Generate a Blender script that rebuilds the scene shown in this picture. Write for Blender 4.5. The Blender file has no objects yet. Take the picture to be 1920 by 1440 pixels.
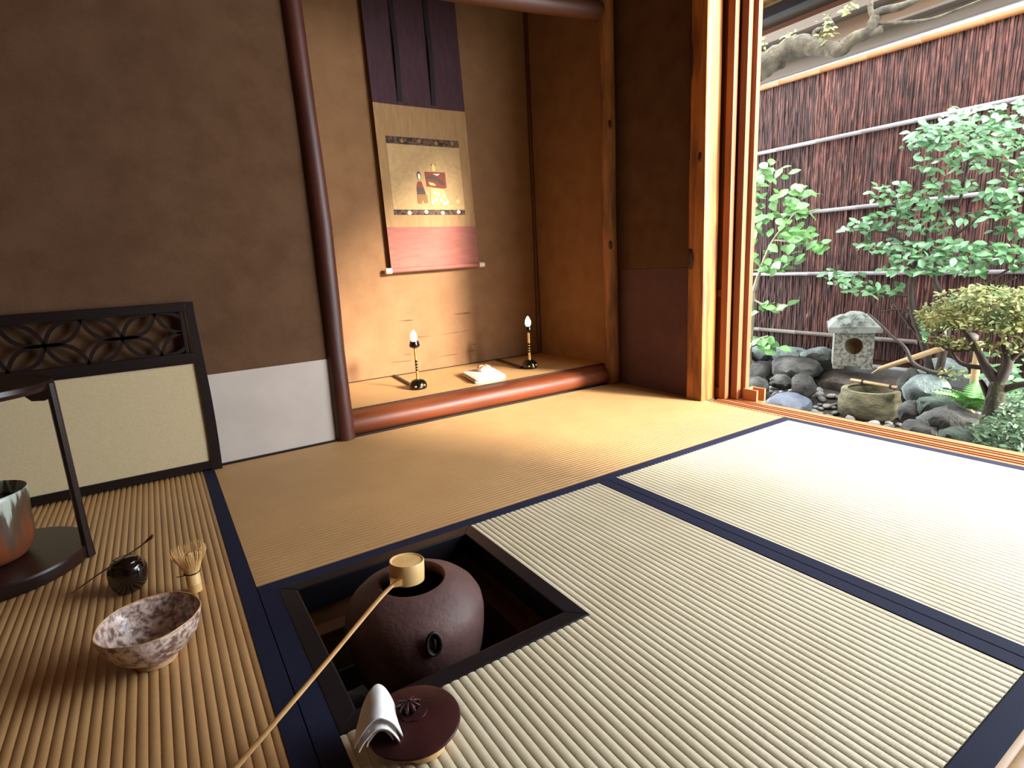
import bpy, bmesh, math, random
from mathutils import Vector, Matrix, Euler, noise
PI = math.pi
sc = bpy.context.scene
COL = sc.collection

# ------------------------------------------------------------------ camera, light, exposure
CAM_LOC = Vector((-.0908, -1.1662, .6387))
CAM_ROT = Euler((1.3573, .05325, -.57247), 'XYZ')
FPX = 1045.7
cd = bpy.data.cameras.new('camera'); cam = bpy.data.objects.new('camera', cd); COL.objects.link(cam)
cam.location = CAM_LOC; cam.rotation_euler = CAM_ROT
cd.sensor_fit = 'HORIZONTAL'; cd.sensor_width = 36; cd.lens = FPX / 1920 * 36; cd.clip_start = .02
sc.camera = cam

w = bpy.data.worlds.new('overcast_sky'); sc.world = w; w.use_nodes = True
bg = w.node_tree.nodes['Background']; bg.inputs[0].default_value = (.86, .94, 1, 1); bg.inputs[1].default_value = 12.0

sd = bpy.data.lights.new('sun', 'SUN'); sun = bpy.data.objects.new('sun', sd); COL.objects.link(sun)
sd.energy = 11.0; sd.angle = math.radians(9); sd.color = (1, .92, .82)
SUN_FROM = Vector((.40, -.917, .364)).normalized()
sun.rotation_euler = (-SUN_FROM).to_track_quat('-Z', 'Y').to_euler()
sun.location = (4, -6, 4)

pd = bpy.data.lights.new('garden_opening_portal', 'AREA'); portal = bpy.data.objects.new('garden_opening_portal', pd); COL.objects.link(portal)
pd.shape = 'RECTANGLE'; pd.size = 1.9; pd.size_y = 2.4; pd.cycles.is_portal = True
portal.location = (2.06, -.78, .88); portal.rotation_euler = (0, PI / 2, 0)

vs = sc.view_settings
vs.view_transform = 'Standard'; vs.look = 'None'; vs.gamma = 1; vs.use_curve_mapping = False; vs.exposure = 0.25
sc.cycles.max_bounces = 10; sc.cycles.diffuse_bounces = 6; sc.cycles.glossy_bounces = 4
sc.cycles.use_denoising = True
sc.cycles.sample_clamp_indirect = 6

ROT = CAM_ROT.to_matrix()
def at(px, py, X):                       # the point on the plane x = X seen at that pixel
    d = ROT @ Vector(((px - 960) / FPX, -(py - 720) / FPX, -1))
    return CAM_LOC + d * ((X - CAM_LOC.x) / d.x)
def dep(p): return (ROT.inverted() @ (Vector(p) - CAM_LOC)).z * -1

# ------------------------------------------------------------------ helpers
def lin(h):
    h = h.lstrip('#'); o = []
    for i in (0, 2, 4):
        c = int(h[i:i + 2], 16) / 255
        o.append(c / 12.92 if c <= .04045 else ((c + .055) / 1.055) ** 2.4)
    return (*o, 1)

MATS = {}
def mat(name, c1, c2=None, rough=.6, scale=20, stretch=(1, 1, 1), bump=0, bscale=None, bstretch=None, metallic=0,
        spec=.5, coat=0, rnd=0, detail=6, lo=.35, hi=.65, emit=None, attr=None, sheen=0):
    m = bpy.data.materials.new(name); m.use_nodes = True; MATS[name] = m
    nt = m.node_tree; N = nt.nodes; L = nt.links; b = N['Principled BSDF']
    b.inputs['Roughness'].default_value = rough; b.inputs['Metallic'].default_value = metallic
    b.inputs['Specular IOR Level'].default_value = spec; b.inputs['Coat Weight'].default_value = coat
    b.inputs['Coat Roughness'].default_value = .12
    tc = N.new('ShaderNodeTexCoord')
    def nz(sc_, st):
        mp = N.new('ShaderNodeMapping'); mp.inputs['Scale'].default_value = st
        L.new(tc.outputs['Object'], mp.inputs[0])
        n = N.new('ShaderNodeTexNoise'); n.inputs['Scale'].default_value = sc_; n.inputs['Detail'].default_value = detail
        n.inputs['Roughness'].default_value = .6; L.new(mp.outputs[0], n.inputs[0]); return n
    col = None
    if c2:
        n = nz(scale, stretch); r = N.new('ShaderNodeValToRGB')
        r.color_ramp.elements[0].color = lin(c1); r.color_ramp.elements[1].color = lin(c2)
        r.color_ramp.elements[0].position = lo; r.color_ramp.elements[1].position = hi
        L.new(n.outputs[0], r.inputs[0]); col = r.outputs[0]
    else: b.inputs['Base Color'].default_value = lin(c1)
    if attr:
        a = N.new('ShaderNodeAttribute'); a.attribute_name = attr
        mx = N.new('ShaderNodeMix'); mx.data_type = 'RGBA'; mx.blend_type = 'MULTIPLY'; mx.inputs[0].default_value = 1
        L.new(col, mx.inputs[6]); L.new(a.outputs['Color'], mx.inputs[7]); col = mx.outputs[2]
    if rnd:
        oi = N.new('ShaderNodeObjectInfo'); mr = N.new('ShaderNodeMapRange')
        mr.inputs[3].default_value = 1 - rnd; mr.inputs[4].default_value = 1 + rnd
        L.new(oi.outputs['Random'], mr.inputs[0]); hs = N.new('ShaderNodeHueSaturation')
        if col: L.new(col, hs.inputs['Color'])
        else: hs.inputs['Color'].default_value = lin(c1)
        L.new(mr.outputs[0], hs.inputs['Value']); col = hs.outputs[0]
    if col: L.new(col, b.inputs['Base Color'])
    if bump:
        n = nz(bscale or scale, bstretch or stretch); bp = N.new('ShaderNodeBump')
        bp.inputs['Strength'].default_value = 1; bp.inputs['Distance'].default_value = bump
        L.new(n.outputs[0], bp.inputs['Height']); L.new(bp.outputs[0], b.inputs['Normal'])
    if sheen: b.inputs['Sheen Weight'].default_value = sheen
    if emit:
        b.inputs['Emission Color'].default_value = (*emit[0], 1); b.inputs['Emission Strength'].default_value = emit[1]
    return m

class MB:
    """collects shapes in world coordinates"""
    def __init__(s): s.v = []; s.f = []; s.c = []
    def add(s, vs, fs):
        o = len(s.v); s.v += [Vector(v) for v in vs]; s.f += [[i + o for i in f] for f in fs]; return s
    def box(s, x0, x1, y0, y1, z0, z1):
        return s.add([(x0, y0, z0), (x1, y0, z0), (x1, y1, z0), (x0, y1, z0), (x0, y0, z1), (x1, y0, z1), (x1, y1, z1), (x0, y1, z1)],
                     [(3, 2, 1, 0), (4, 5, 6, 7), (0, 1, 5, 4), (1, 2, 6, 5), (2, 3, 7, 6), (3, 0, 4, 7)])
    def tube(s, pts, rad, n=8, cap=True, flat=None):
        pts = [Vector(p) for p in pts]
        if not isinstance(rad, (list, tuple)): rad = [rad] * len(pts)
        vs, fs = [], []; up = None
        for i, p in enumerate(pts):
            d = (pts[min(i + 1, len(pts) - 1)] - pts[max(i - 1, 0)]).normalized()
            if up is None: up = Vector((0, 0, 1)) if abs(d.z) < .9 else Vector((1, 0, 0))
            a = d.cross(up).normalized(); b = a.cross(d).normalized(); up = b
            for k in range(n):
                t = 2 * PI * k / n; e = (flat or 1)
                vs.append(p + rad[i] * (math.cos(t) * a + e * math.sin(t) * b))
        for i in range(len(pts) - 1):
            for k in range(n):
                k2 = (k + 1) % n; fs.append((i * n + k, i * n + k2, (i + 1) * n + k2, (i + 1) * n + k))
        if cap: fs.append(tuple(range(n - 1, -1, -1))); fs.append(tuple((len(pts) - 1) * n + k for k in range(n)))
        return s.add(vs, fs)
    def lathe(s, prof, c, n=32, wob=None, capb=True, capt=False):
        c = Vector(c); vs, fs = [], []
        for i, (r, z) in enumerate(prof):
            for k in range(n):
                t = 2 * PI * k / n; rr = r * (wob(t, z) if wob else 1)
                vs.append(c + Vector((rr * math.cos(t), rr * math.sin(t), z)))
        for i in range(len(prof) - 1):
            for k in range(n):
                k2 = (k + 1) % n; fs.append((i * n + k, i * n + k2, (i + 1) * n + k2, (i + 1) * n + k))
        if capb: fs.append(tuple(range(n - 1, -1, -1)))
        if capt: fs.append(tuple((len(prof) - 1) * n + k for k in range(n)))
        return s.add(vs, fs)
    def blob(s, c, r, seed=0, sub=2, amp=.25, freq=1.6, cuts=3, top=None):
        rnd = random.Random(seed); bm = bmesh.new(); bmesh.ops.create_icosphere(bm, subdivisions=sub, radius=1)
        off = Vector((rnd.uniform(-50, 50), rnd.uniform(-50, 50), rnd.uniform(-50, 50)))
        pl = []
        for _ in range(cuts):
            n = Vector((rnd.gauss(0, 1), rnd.gauss(0, 1), rnd.gauss(0, .8))).normalized(); pl.append((n, rnd.uniform(.62, .85)))
        vs = []
        for v in bm.verts:
            p = v.co * (1 + amp * (noise.fractal(v.co * freq + off, 1, 2, 4) + .35 * noise.noise(v.co * freq * 3.1 + off)))
            for n, d in pl:
                k = p.dot(n) - d
                if k > 0: p = p - n * k * .9
            if top and p.z > top: p.z = top + (p.z - top) * .15
            vs.append(Vector(c) + Vector((p.x * r[0], p.y * r[1], p.z * r[2])))
        fs = [[v.index for v in f.verts] for f in bm.faces]; bm.free(); return s.add(vs, fs)
    def prism(s, poly, fn, d0, d1):
        """poly of (u,v) lifted by fn(u,v,d)"""
        n = len(poly); vs = [fn(u, v, d0) for u, v in poly] + [fn(u, v, d1) for u, v in poly]
        fs = [tuple(range(n - 1, -1, -1)), tuple(range(n, 2 * n))] + [(k, (k + 1) % n, n + (k + 1) % n, n + k) for k in range(n)]
        return s.add(vs, fs)

WM = {}
def build(name, mb, m, parent=None, smooth=None, bevel=0, kind=None, label=None, cat=None, group=None, origin=None, attr=None, recalc=True):
    me = bpy.data.meshes.new(name); me.from_pydata(mb.v, [], mb.f)
    bm = bmesh.new(); bm.from_mesh(me)
    if recalc: bmesh.ops.recalc_face_normals(bm, faces=bm.faces)
    if bevel:
        es = [e for e in bm.edges if len(e.link_faces) == 2 and e.calc_face_angle(0) > .6]
        bmesh.ops.bevel(bm, geom=es, offset=bevel, segments=2, affect='EDGES', profile=.6)
    bm.to_mesh(me); bm.free()
    o = bpy.data.objects.new(name, me); COL.objects.link(o)
    if parent:
        o.parent = parent; W = WM[parent.name]; me.transform(W.inverted()); WM[o.name] = W
    else:
        if origin is None:
            xs = [v.co for v in me.vertices]
            origin = Vector((sum((min(c[i] for c in xs), max(c[i] for c in xs))) / 2 for i in range(3)))
            origin.z = min(c.z for c in xs)
        W = Matrix.Translation(Vector(origin)); me.transform(W.inverted()); o.location = origin; WM[o.name] = W
    if smooth is not None:
        me.polygons.foreach_set('use_smooth', [True] * len(me.polygons)); me.set_sharp_from_angle(angle=math.radians(smooth))
    if attr:
        ca = me.color_attributes.new(attr[0], 'FLOAT_COLOR', 'POINT')
        for i, c in enumerate(attr[1]): ca.data[i].color = (c, c, c, 1) if not isinstance(c, tuple) else c
    me.materials.append(MATS[m] if isinstance(m, str) else m)
    props(o, label, cat, group, kind); return o
def props(o, label=None, cat=None, group=None, kind=None):
    if label: o['label'] = label
    if cat: o['category'] = cat
    if group: o['group'] = group
    if kind: o['kind'] = kind
def thing(name, label, cat, loc, group=None):
    o = bpy.data.objects.new(name, None); COL.objects.link(o); o.location = loc; o.empty_display_size = .05
    WM[o.name] = Matrix.Translation(Vector(loc)); props(o, label, cat, group); return o
def inst(name, me, parent, M):
    o = bpy.data.objects.new(name, me); COL.objects.link(o)
    if parent: o.parent = parent; o.matrix_local = WM[parent.name].inverted() @ M
    else: o.matrix_world = M
    return o
def smoothpts(pts, n=6):
    """Catmull-Rom through points (and radii as 4th value)"""
    P = [Vector(p) for p in pts]; out = []
    for i in range(len(P) - 1):
        a, b, c, d = P[max(i - 1, 0)], P[i], P[i + 1], P[min(i + 2, len(P) - 1)]
        for k in range(n):
            t = k / n
            out.append(.5 * ((2 * b) + (c - a) * t + (2 * a - 5 * b + 4 * c - d) * t * t + (3 * b - a - 3 * c + d) * t ** 3))
    out.append(P[-1]); return out

# ------------------------------------------------------------------ materials
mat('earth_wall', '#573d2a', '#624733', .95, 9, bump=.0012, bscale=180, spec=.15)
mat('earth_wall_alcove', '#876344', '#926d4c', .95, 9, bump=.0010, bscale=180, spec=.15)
mat('grey_paper', '#baada2', '#c4b7ac', .9, 6, spec=.2)
mat('purple_paper', '#583c3c', '#624444', .85, 7, spec=.25)
mat('ceiling_board', '#6b4a2c', '#7c5836', .8, 6, (1, 12, 1))
mat('subfloor', '#2a2019', '#33281f', .9)
mat('dark_log', '#3a1810', '#542619', .48, 14, (1, 1, .18), bump=.0015, bscale=30, spec=.5)
mat('red_log', '#5c2c18', '#7c3c1e', .45, 16, (.12, 1, 1), bump=.0014, bscale=40, spec=.3)
mat('pale_log', '#6a4222', '#a06c3c', .55, 20, (1, 1, .15), bump=.003, bscale=30, lo=.38, hi=.6)
mat('door_log', '#7c4218', '#b8702f', .5, 22, (1, 1, .12), bump=.003, bscale=36, lo=.38, hi=.58)
mat('knot', '#2c1409', '#4a2412', .6, 60)
mat('door_wood', '#8a4e2a', '#a2633a', .5, 20, (1, 1, .08))
mat('door_wood_dark', '#54240f', '#6a3218', .5, 20, (1, 1, .08))
mat('sill_wood', '#a4683f', '#b87c52', .5, 24, (1, .06, 1))
mat('gap_black', '#0b0b10', rough=.8)
mat('lintel_wood', '#4a2816', '#5c341c', .5, 16, (.1, 1, 1))
mat('black_lacquer', '#0c0809', '#120c0c', .22, 10, spec=.5)
mat('frame_lacquer', '#0e0b10', '#16121a', .4, 10, spec=.4)
mat('brown_lacquer', '#1d1210', '#281815', .3, 10, spec=.45)
mat('hearth_wood', '#5a361e', '#6e4628', .6, 20, (.15, .15, 1))
mat('hearth_dark', '#1c1210', '#2a1a15', .8, 30)
mat('ash', '#4e4844', '#6a625c', .95, 60, bump=.003)
mat('iron', '#523a36', '#6a4c48', .55, 9, bump=.0016, bscale=70, spec=.4)
mat('iron_dark', '#160f0e', '#241816', .6, 40)
mat('bronze_lid', '#35191b', '#4a2524', .36, 14, metallic=.35, bump=.0005, bscale=60)
mat('bamboo_pale', '#d9aa68', '#e8c084', .45, 22, (1, 1, .12))
mat('bamboo_handle', '#c58f52', '#d8a868', .45, 30)
mat('bamboo_dark', '#3c2013', '#58301a', .35, 30, spec=.5)
mat('linen', '#e8e6e6', '#f2f0ee', .9, 60, bump=.0003, bscale=400, spec=.2)
mat('border_cloth', '#11142c', '#191c38', .85, 300, bump=.0003, bscale=600, spec=.3)
mat('alcove_border', '#2a1a12', '#3a2418', .85, 200)
mat('white_glaze_rim', '#caa070', rough=.4)
mat('gold', '#c79a52', '#e0bb74', .3, 40, metallic=.8)
mat('lamp_black', '#0d0908', rough=.15)
mat('white_paper', '#d8d0c6', '#e2dacf', .7, 20)
mat('incense_lid', '#8a5a38', '#e6cfae', .35, 45, lo=.45, hi=.52)
mat('cord_cover', '#3a2c22', '#4a3a2c', .6, 40)
mat('bulb', '#ffe0a0', emit=((1, .60, .22), 36))
mat('scroll_purple', '#463036', '#50383e', .85, 60, (1, 1, .2), spec=.2)
mat('scroll_rose', '#985e52', '#a4685a', .85, 60, (.2, 1, 1), spec=.2)  # purplish lower cloth, warm light on it worked into the rose tint
mat('scroll_tan', '#a07c54', '#ac885e', .85, 60, (1, 1, .2), spec=.2)
mat('scroll_brocade', '#2a221c', '#6a4a34', .8, 70, lo=.46, hi=.54)
mat('scroll_strip', '#241820', rough=.85)
mat('painting_silk', '#bc986a', '#c8a676', .85, 40, spec=.2)
mat('ivory', '#e8d8b4', '#efe2c4', .4, 20)
mat('paint_red', '#7c3a2a', '#985040', .85, 200)
mat('paint_dark', '#4a3c34', '#6a5646', .85, 300)
mat('paint_brown', '#8a6038', '#a87c4c', .85, 300)
mat('paint_gold', '#e0b860', '#f0d080', .8, 200)
mat('paint_white', '#f2e6c4', rough=.85)
mat('wall_mark', '#5a3c20', '#6e4c2a', .95, 80)
mat('screen_frame', '#120806', '#1c0e09', .5, 20, (.1, 1, 1), spec=.3)
mat('screen_cloth', '#bfac88', '#c9b692', .9, 200, spec=.2)
# garden
mat('soil', '#2e2a22', '#4a4538', .95, 14, bump=.012, bscale=30)
mat('rock_dark', '#302e2a', '#605d57', .85, 9, bump=.025, bscale=18, rnd=.15)
mat('rock_brown', '#362e28', '#5e5146', .85, 7, bump=.025, bscale=16)
mat('rock_blue', '#454b56', '#626975', .6, 8, bump=.018, bscale=16)
mat('rock_pale', '#4c5752', '#848e88', .8, 9, bump=.02, bscale=18)
mat('rock_green', '#2f3830', '#4e5a4a', .85, 9, bump=.025, bscale=18)
mat('pebble', '#6c6864', '#96928c', .7, 12, rnd=.35)
mat('lantern_stone', '#605e52', '#98968a', .95, 60, bump=.006, bscale=90, lo=.4, hi=.6)
mat('lantern_lichen', '#484d47', '#8b8f85', .95, 18, bump=.006, bscale=40, lo=.38, hi=.52)
mat('lantern_hollow', '#5a4632', '#75603f', .95, 20)
mat('basin_stone', '#3e3e28', '#8a8062', .9, 9, (1, 1, 2.5), bump=.006, bscale=55)
mat('basin_inner', '#1c1412', '#241a16', .5, 10)
mat('water', '#1a1412', rough=.05)
mat('kerb_stone', '#6c6c68', '#848480', .9, 12, bump=.003)
mat('garden_bamboo', '#a08054', '#bc9e74', .5, 20, (1, .1, 1))
mat('grey_batten', '#6c6664', '#868080', .6, 20, (1, .1, 1))
mat('old_bamboo', '#50483e', '#685e52', .7, 20, (1, .1, 1))
mat('rail_orange', '#7a4a22', '#8e5a2c', .6, 20, (1, .08, 1))
mat('bark', '#2c130e', '#623c32', .9, 60, (1, 1, .16), bump=.003, bscale=80, attr='tone', lo=.42, hi=.66)
mat('board_grey', '#3c332a', '#4c4136', .8, 16, (1, .06, 1))
mat('board_tan', '#4a3826', '#5c4630', .8, 16, (1, .06, 1))
mat('board_red', '#4a2818', '#5a3420', .8, 16, (1, .06, 1))
mat('roof_tile', '#4a5054', '#60666a', .6, 20)
mat('eave_straw', '#8a7044', '#c0a068', .95, 30, (.2, 1, 1))
mat('eave_beam', '#14151a', '#20222a', .6, 20)
mat('limb_bark', '#302a22', '#5c5443', .95, 14, bump=.014, bscale=34)
mat('twig', '#2e2721', '#463c33', .9, 20)
mat('twig_pale', '#8c8470', '#a89e88', .9, 20)
mat('trunk_moss', '#2f2a20', '#55523a', .95, 22, bump=.012, bscale=50)
mat('leaf_a', '#528244', '#7caa60', .4, 3, rnd=.35, spec=.55)
mat('leaf_b', '#4e804c', '#7cac74', .36, 3, rnd=.45, spec=.6)
mat('leaf_yellow', '#455c34', '#918c50', .6, 14, spec=.25)
mat('leaf_fern', '#5a8a4c', '#7caa62', .55, 9, rnd=.2)
mat('leaf_low', '#3e5a3c', '#6a865c', .6, 9)

def tatami_mat(name, c1, c2, axis):
    m = bpy.data.materials.new(name); m.use_nodes = True; MATS[name] = m
    N = m.node_tree.nodes; L = m.node_tree.links; b = N['Principled BSDF']
    tc = N.new('ShaderNodeTexCoord'); mp = N.new('ShaderNodeMapping')
    mp.inputs['Scale'].default_value = (60, 700, 1) if axis == 'y' else (700, 60, 1)
    L.new(tc.outputs['Object'], mp.inputs[0])
    n = N.new('ShaderNodeTexNoise'); n.inputs['Scale'].default_value = 1; n.inputs['Detail'].default_value = 3; L.new(mp.outputs[0], n.inputs[0])
    n2 = N.new('ShaderNodeTexNoise'); n2.inputs['Scale'].default_value = 7; L.new(tc.outputs['Object'], n2.inputs[0])
    r = N.new('ShaderNodeValToRGB'); r.color_ramp.elements[0].color = lin(c1); r.color_ramp.elements[1].color = lin(c2)
    r.color_ramp.elements[0].position = .3; r.color_ramp.elements[1].position = .7
    ad = N.new('ShaderNodeMath'); ad.operation = 'MULTIPLY_ADD'; ad.inputs[1].default_value = .5
    L.new(n.outputs[0], ad.inputs[0])
    hf = N.new('ShaderNodeMath'); hf.operation = 'MULTIPLY'; hf.inputs[1].default_value = .5; L.new(n2.outputs[0], hf.inputs[0])
    L.new(hf.outputs[0], ad.inputs[2]); L.new(ad.outputs[0], r.inputs[0]); L.new(r.outputs[0], b.inputs['Base Color'])
    bp = N.new('ShaderNodeBump'); bp.inputs['Distance'].default_value = .0006; L.new(n.outputs[0], bp.inputs['Height']); L.new(bp.outputs[0], b.inputs['Normal'])
    b.inputs['Roughness'].default_value = .42; b.inputs['Specular IOR Level'].default_value = .6
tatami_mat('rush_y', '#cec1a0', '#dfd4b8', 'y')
tatami_mat('rush_warm_bounce', '#b08656', '#c29764', 'y')  # left mat's rush: warm bounce light mixed into its base colour
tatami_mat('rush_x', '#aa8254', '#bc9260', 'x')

# ------------------------------------------------------------------ room shell
XR, YB = 1.91, .97
HX0, HX1, HY0, HY1 = .036, .496, -.458, 0.0     # hearth cut-out
b = MB().box(-1.02, HX0 - .004, -1.98, 1.7, -.12, -.056).box(HX1 + .004, 1.9, -1.98, 1.7, -.12, -.056)
b.box(HX0 - .004, HX1 + .004, -1.98, HY0 - .004, -.12, -.056).box(HX0 - .004, HX1 + .004, HY1 + .004, 1.7, -.12, -.056)
build('floor', b, 'subfloor', kind='structure')
W1 = build('wall_back', MB().box(-1.02, .45, YB, YB + .06, -.056, 2.2), 'earth_wall', kind='structure')
build('paper_wainscot', MB().box(-1.0, .435, YB - .0015, YB, 0, .322), 'grey_paper', W1, label='pale grey paper pasted along the wall base')
build('baseboard_back', MB().box(-1.0, .43, YB - .012, YB - .002, -.002, .006), 'screen_frame', kind='structure')
build('wall_left', MB().box(-1.06, -1.0, -1.98, 1.03, -.056, 2.2), 'earth_wall', kind='structure')
build('wall_front', MB().box(-1.06, 1.98, -1.99, -1.93, -.056, 2.2), 'earth_wall', kind='structure')
build('ceiling', MB().box(-1.06, 2.0, -1.99, 1.02, 2.14, 2.2), 'ceiling_board', kind='structure')
W2 = build('wall_right', MB().box(XR, XR + .05, .492, .97, -.056, 2.2), 'earth_wall', kind='structure')
build('paper_wainscot', MB().box(XR - .0015, XR, .494, .935, 0, .578), 'purple_paper', W2, label='dark purple paper on the lower wall')
build('wall_right_upper', MB().box(XR, XR + .05, -1.98, .40, 1.80, 2.2), 'earth_wall', kind='structure')
build('trim_1', MB().box(1.87, 2.04, -1.95, .40, 1.74, 1.80), 'door_wood', kind='structure', bevel=.004)
# alcove
ZT = .088
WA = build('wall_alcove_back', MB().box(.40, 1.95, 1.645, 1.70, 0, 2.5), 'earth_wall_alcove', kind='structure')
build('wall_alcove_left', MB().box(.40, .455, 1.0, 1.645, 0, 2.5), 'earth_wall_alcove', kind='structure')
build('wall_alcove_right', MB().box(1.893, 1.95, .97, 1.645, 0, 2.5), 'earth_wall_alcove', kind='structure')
build('wall_alcove_top', MB().box(.44, 1.91, .985, 1.03, 1.73, 2.5), 'earth_wall', kind='structure')
build('ceiling_alcove', MB().box(.40, 1.95, .97, 1.70, 2.5, 2.54), 'ceiling_board', kind='structure')
build('floor_alcove', MB().box(.45, 1.9, 1.0, 1.65, -.05, ZT - .03), 'subfloor', kind='structure')
# worn straw marks low on the alcove's back wall
marks = [((745, 602), (776, 600), 3.4), ((848, 590), (884, 586), 4), ((760, 634), (808, 630), 1.6), ((818, 629), (882, 619), 1.6),
         ((815, 670), (862, 663), 2), ((727, 680), (772, 676), 2), ((755, 665), (772, 664), 1.6), ((884, 647), (893, 645), 2.6), ((868, 661), (896, 656), 1.8), ((712, 518), (716, 517), 2)]
rr = random.Random(4)
def atY(px, py, Y):
    d = ROT @ Vector(((px - 960) / FPX, -(py - 720) / FPX, -1)); return CAM_LOC + d * ((Y - CAM_LOC.y) / d.y)
for a, c, t in marks:
    p, q = atY(*a, 1.645), atY(*c, 1.645); n = 12; h = t * .0026; lo, hi = [], []
    for k in range(n + 1):
        u = k / n; e = h * (math.sin(PI * u ** 1.6) * .8 + .12) * rr.uniform(.6, 1.2); m_ = p.lerp(q, u)
        lo.append((m_.x, m_.z - e * .5)); hi.append((m_.x, m_.z + e * .5))
    build('straw_mark', MB().prism(lo + hi[::-1], lambda u, v, d: (u, d, v), 1.6442, 1.645), 'wall_mark', WA)

# ------------------------------------------------------------------ timbers
def log(name, pts, rads, m, label, cat='post', n=20, wobble=.05, squash=None, seed=1, knots=(), stretch=3):
    off = Vector((seed * 7.3, seed * 3.1, seed))
    P = smoothpts([(*p, r) for p, r in zip(pts, rads)], 10) if False else None
    pp = [Vector(p) for p in pts]; N_ = 40; C_ = []; R_ = []
    for k in range(N_ + 1):
        u = k / N_ * (len(pp) - 1); i = min(int(u), len(pp) - 2); t = u - i; t = t * t * (3 - 2 * t)
        C_.append(pp[i].lerp(pp[i + 1], t)); R_.append(rads[i] * (1 - t) + rads[i + 1] * t)
    mb = MB().tube(C_, R_, n)
    ax = (pp[-1] - pp[0]).normalized()
    for j in range(len(C_)):
        for k in range(n):
            v = mb.v[j * n + k]; d = v - C_[j]
            s = 1 + wobble * noise.noise(Vector((d.normalized().x * 1.3, d.normalized().y * 1.3, d.normalized().z * 1.3)) + off + ax * (C_[j].dot(ax) * stretch))
            if squash: 
                d = Vector((max(-squash[0], min(squash[1], d.x)), max(-squash[2], min(squash[3], d.y)), d.z))
            mb.v[j * n + k] = C_[j] + d * s
    o = build(name, mb, m, smooth=35, label=label, cat=cat)
    for c, r in knots: build('knot', MB().blob(c, r, seed=int(abs(c[2]) * 100), sub=2, amp=.2, cuts=1), 'knot', o, smooth=60)
    return o
log('alcove_post', [(.467, .972, 0), (.468, .975, .35), (.474, .97, .8), (.468, .975, 1.2), (.459, .975, 1.7), (.455, .975, 2.15)], [.038, .035, .036, .034, .034, .034],
    'dark_log', 'dark reddish round log post at the left of the alcove', seed=2)
log('alcove_post', [(1.872, .968, 0), (1.868, .965, .5), (1.862, .965, .9), (1.866, .965, 1.4), (1.862, .965, 2.15)], [.036, .034, .036, .034, .034],
    'pale_log', 'light brown knotty post between alcove and purple wall', seed=3,
    knots=[((1.845, .938, .70), (.010, .008, .022)), ((1.885, .936, .47), (.008, .008, .02)), ((1.85, .935, 1.25), (.009, .008, .02))])
log('door_post', [(1.920, .444, 0), (1.919, .444, .5), (1.922, .447, .9), (1.919, .446, 1.3), (1.920, .445, 2.15)], [.062, .060, .061, .058, .058],
    'door_log', 'thick orange-brown log post beside the garden opening', seed=5, squash=(.046, .038, .042, .05), n=28,
    knots=[((1.874, .474, .615), (.012, .016, .046)), ((1.877, .435, 1.02), (.006, .012, .02)), ((1.88, .43, .27), (.005, .008, .014)), ((1.880, .484, 1.42), (.010, .014, .17)), ((1.878, .488, 1.12), (.005, .008, .10))])
# kamachi log along the alcove front
def kam():
    mb = MB(); n = 30; prof = []
    for k in range(15):
        t = -PI / 2 + PI * .96 * k / 14; prof.append((-.050 * math.cos(t) ** .75 if math.cos(t) > 0 else 0, .043 + .043 * math.sin(t)))
    prof += [(.05, .086), (.05, 0)]
    vs, fs = [], []; m = len(prof)
    for i in range(n + 1):
        x = .485 + (1.86 - .485) * i / n
        s = 1 + .06 * noise.noise(Vector((x * 3, 1, 2)))
        for (y, z) in prof: vs.append((x, 1.005 + y * s, z * (1 + .02 * noise.noise(Vector((x * 2.5, 5, 2))))))
    for i in range(n):
        for k in range(m):
            k2 = (k + 1) % m; fs.append((i * m + k, i * m + k2, (i + 1) * m + k2, (i + 1) * m + k))
    fs += [tuple(range(m)), tuple(n * m + k for k in range(m))]
    return mb.add(vs, fs)
build('alcove_sill_log', kam(), 'red_log', smooth=40, label='glossy red-brown log edging the front of the alcove floor', cat='log')
log('alcove_lintel', [(.44, .985, 1.675), (1.0, .985, 1.683), (1.5, .985, 1.715), (1.90, .985, 1.745)], [.042, .04, .04, .04], 'lintel_wood',
    'dark brown log lintel across the top of the alcove', 'lintel', seed=8)
log('corner_post', [(1.885, 1.635, ZT), (1.884, 1.634, .3), (1.888, 1.636, .8), (1.886, 1.636, 1.4), (1.886, 1.636, 2.5)], [.013, .015, .011, .012, .012], 'lintel_wood',
    'thin brown pole in the back corner of the alcove', seed=9, n=10)
# sliding doors pushed aside behind the post
def sliding_door(x, y0, y1, label):
    t = thing('sliding_door', label, 'door', (x, (y0 + y1) / 2, 0))
    d = .013
    build('stile', MB().box(x - d, x + d, y0, y0 + .032, .002, 1.74), 'door_wood', t, bevel=.002)
    build('stile', MB().box(x - d, x + d, y1 - .032, y1, .002, 1.74), 'door_wood', t, bevel=.002)
    for z0, z1 in ((.002, .05), (.45, .48), (1.69, 1.74)): build('rail', MB().box(x - d * .9, x + d * .9, y0 + .032, y1 - .032, z0, z1), 'door_wood_dark', t)
    build('board_panel', MB().box(x - .004, x + .004, y0 + .03, y1 - .03, .05, .45), 'door_wood_dark', t)
    build('board_panel', MB().box(x - .004, x + .004, y0 + .03, y1 - .03, .48, 1.69), 'door_wood_dark', t)
sliding_door(1.978, .352, 1.24, 'inner sliding door edge beside the log post')
sliding_door(2.014, .318, 1.22, 'outer sliding door edge next to the garden')
build('door_jamb', MB().box(2.035, 2.06, .30, .34, -.05, 1.8), 'door_wood', label='thin upright jamb at the outer edge of the garden opening', cat='jamb', bevel=.003)
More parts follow.
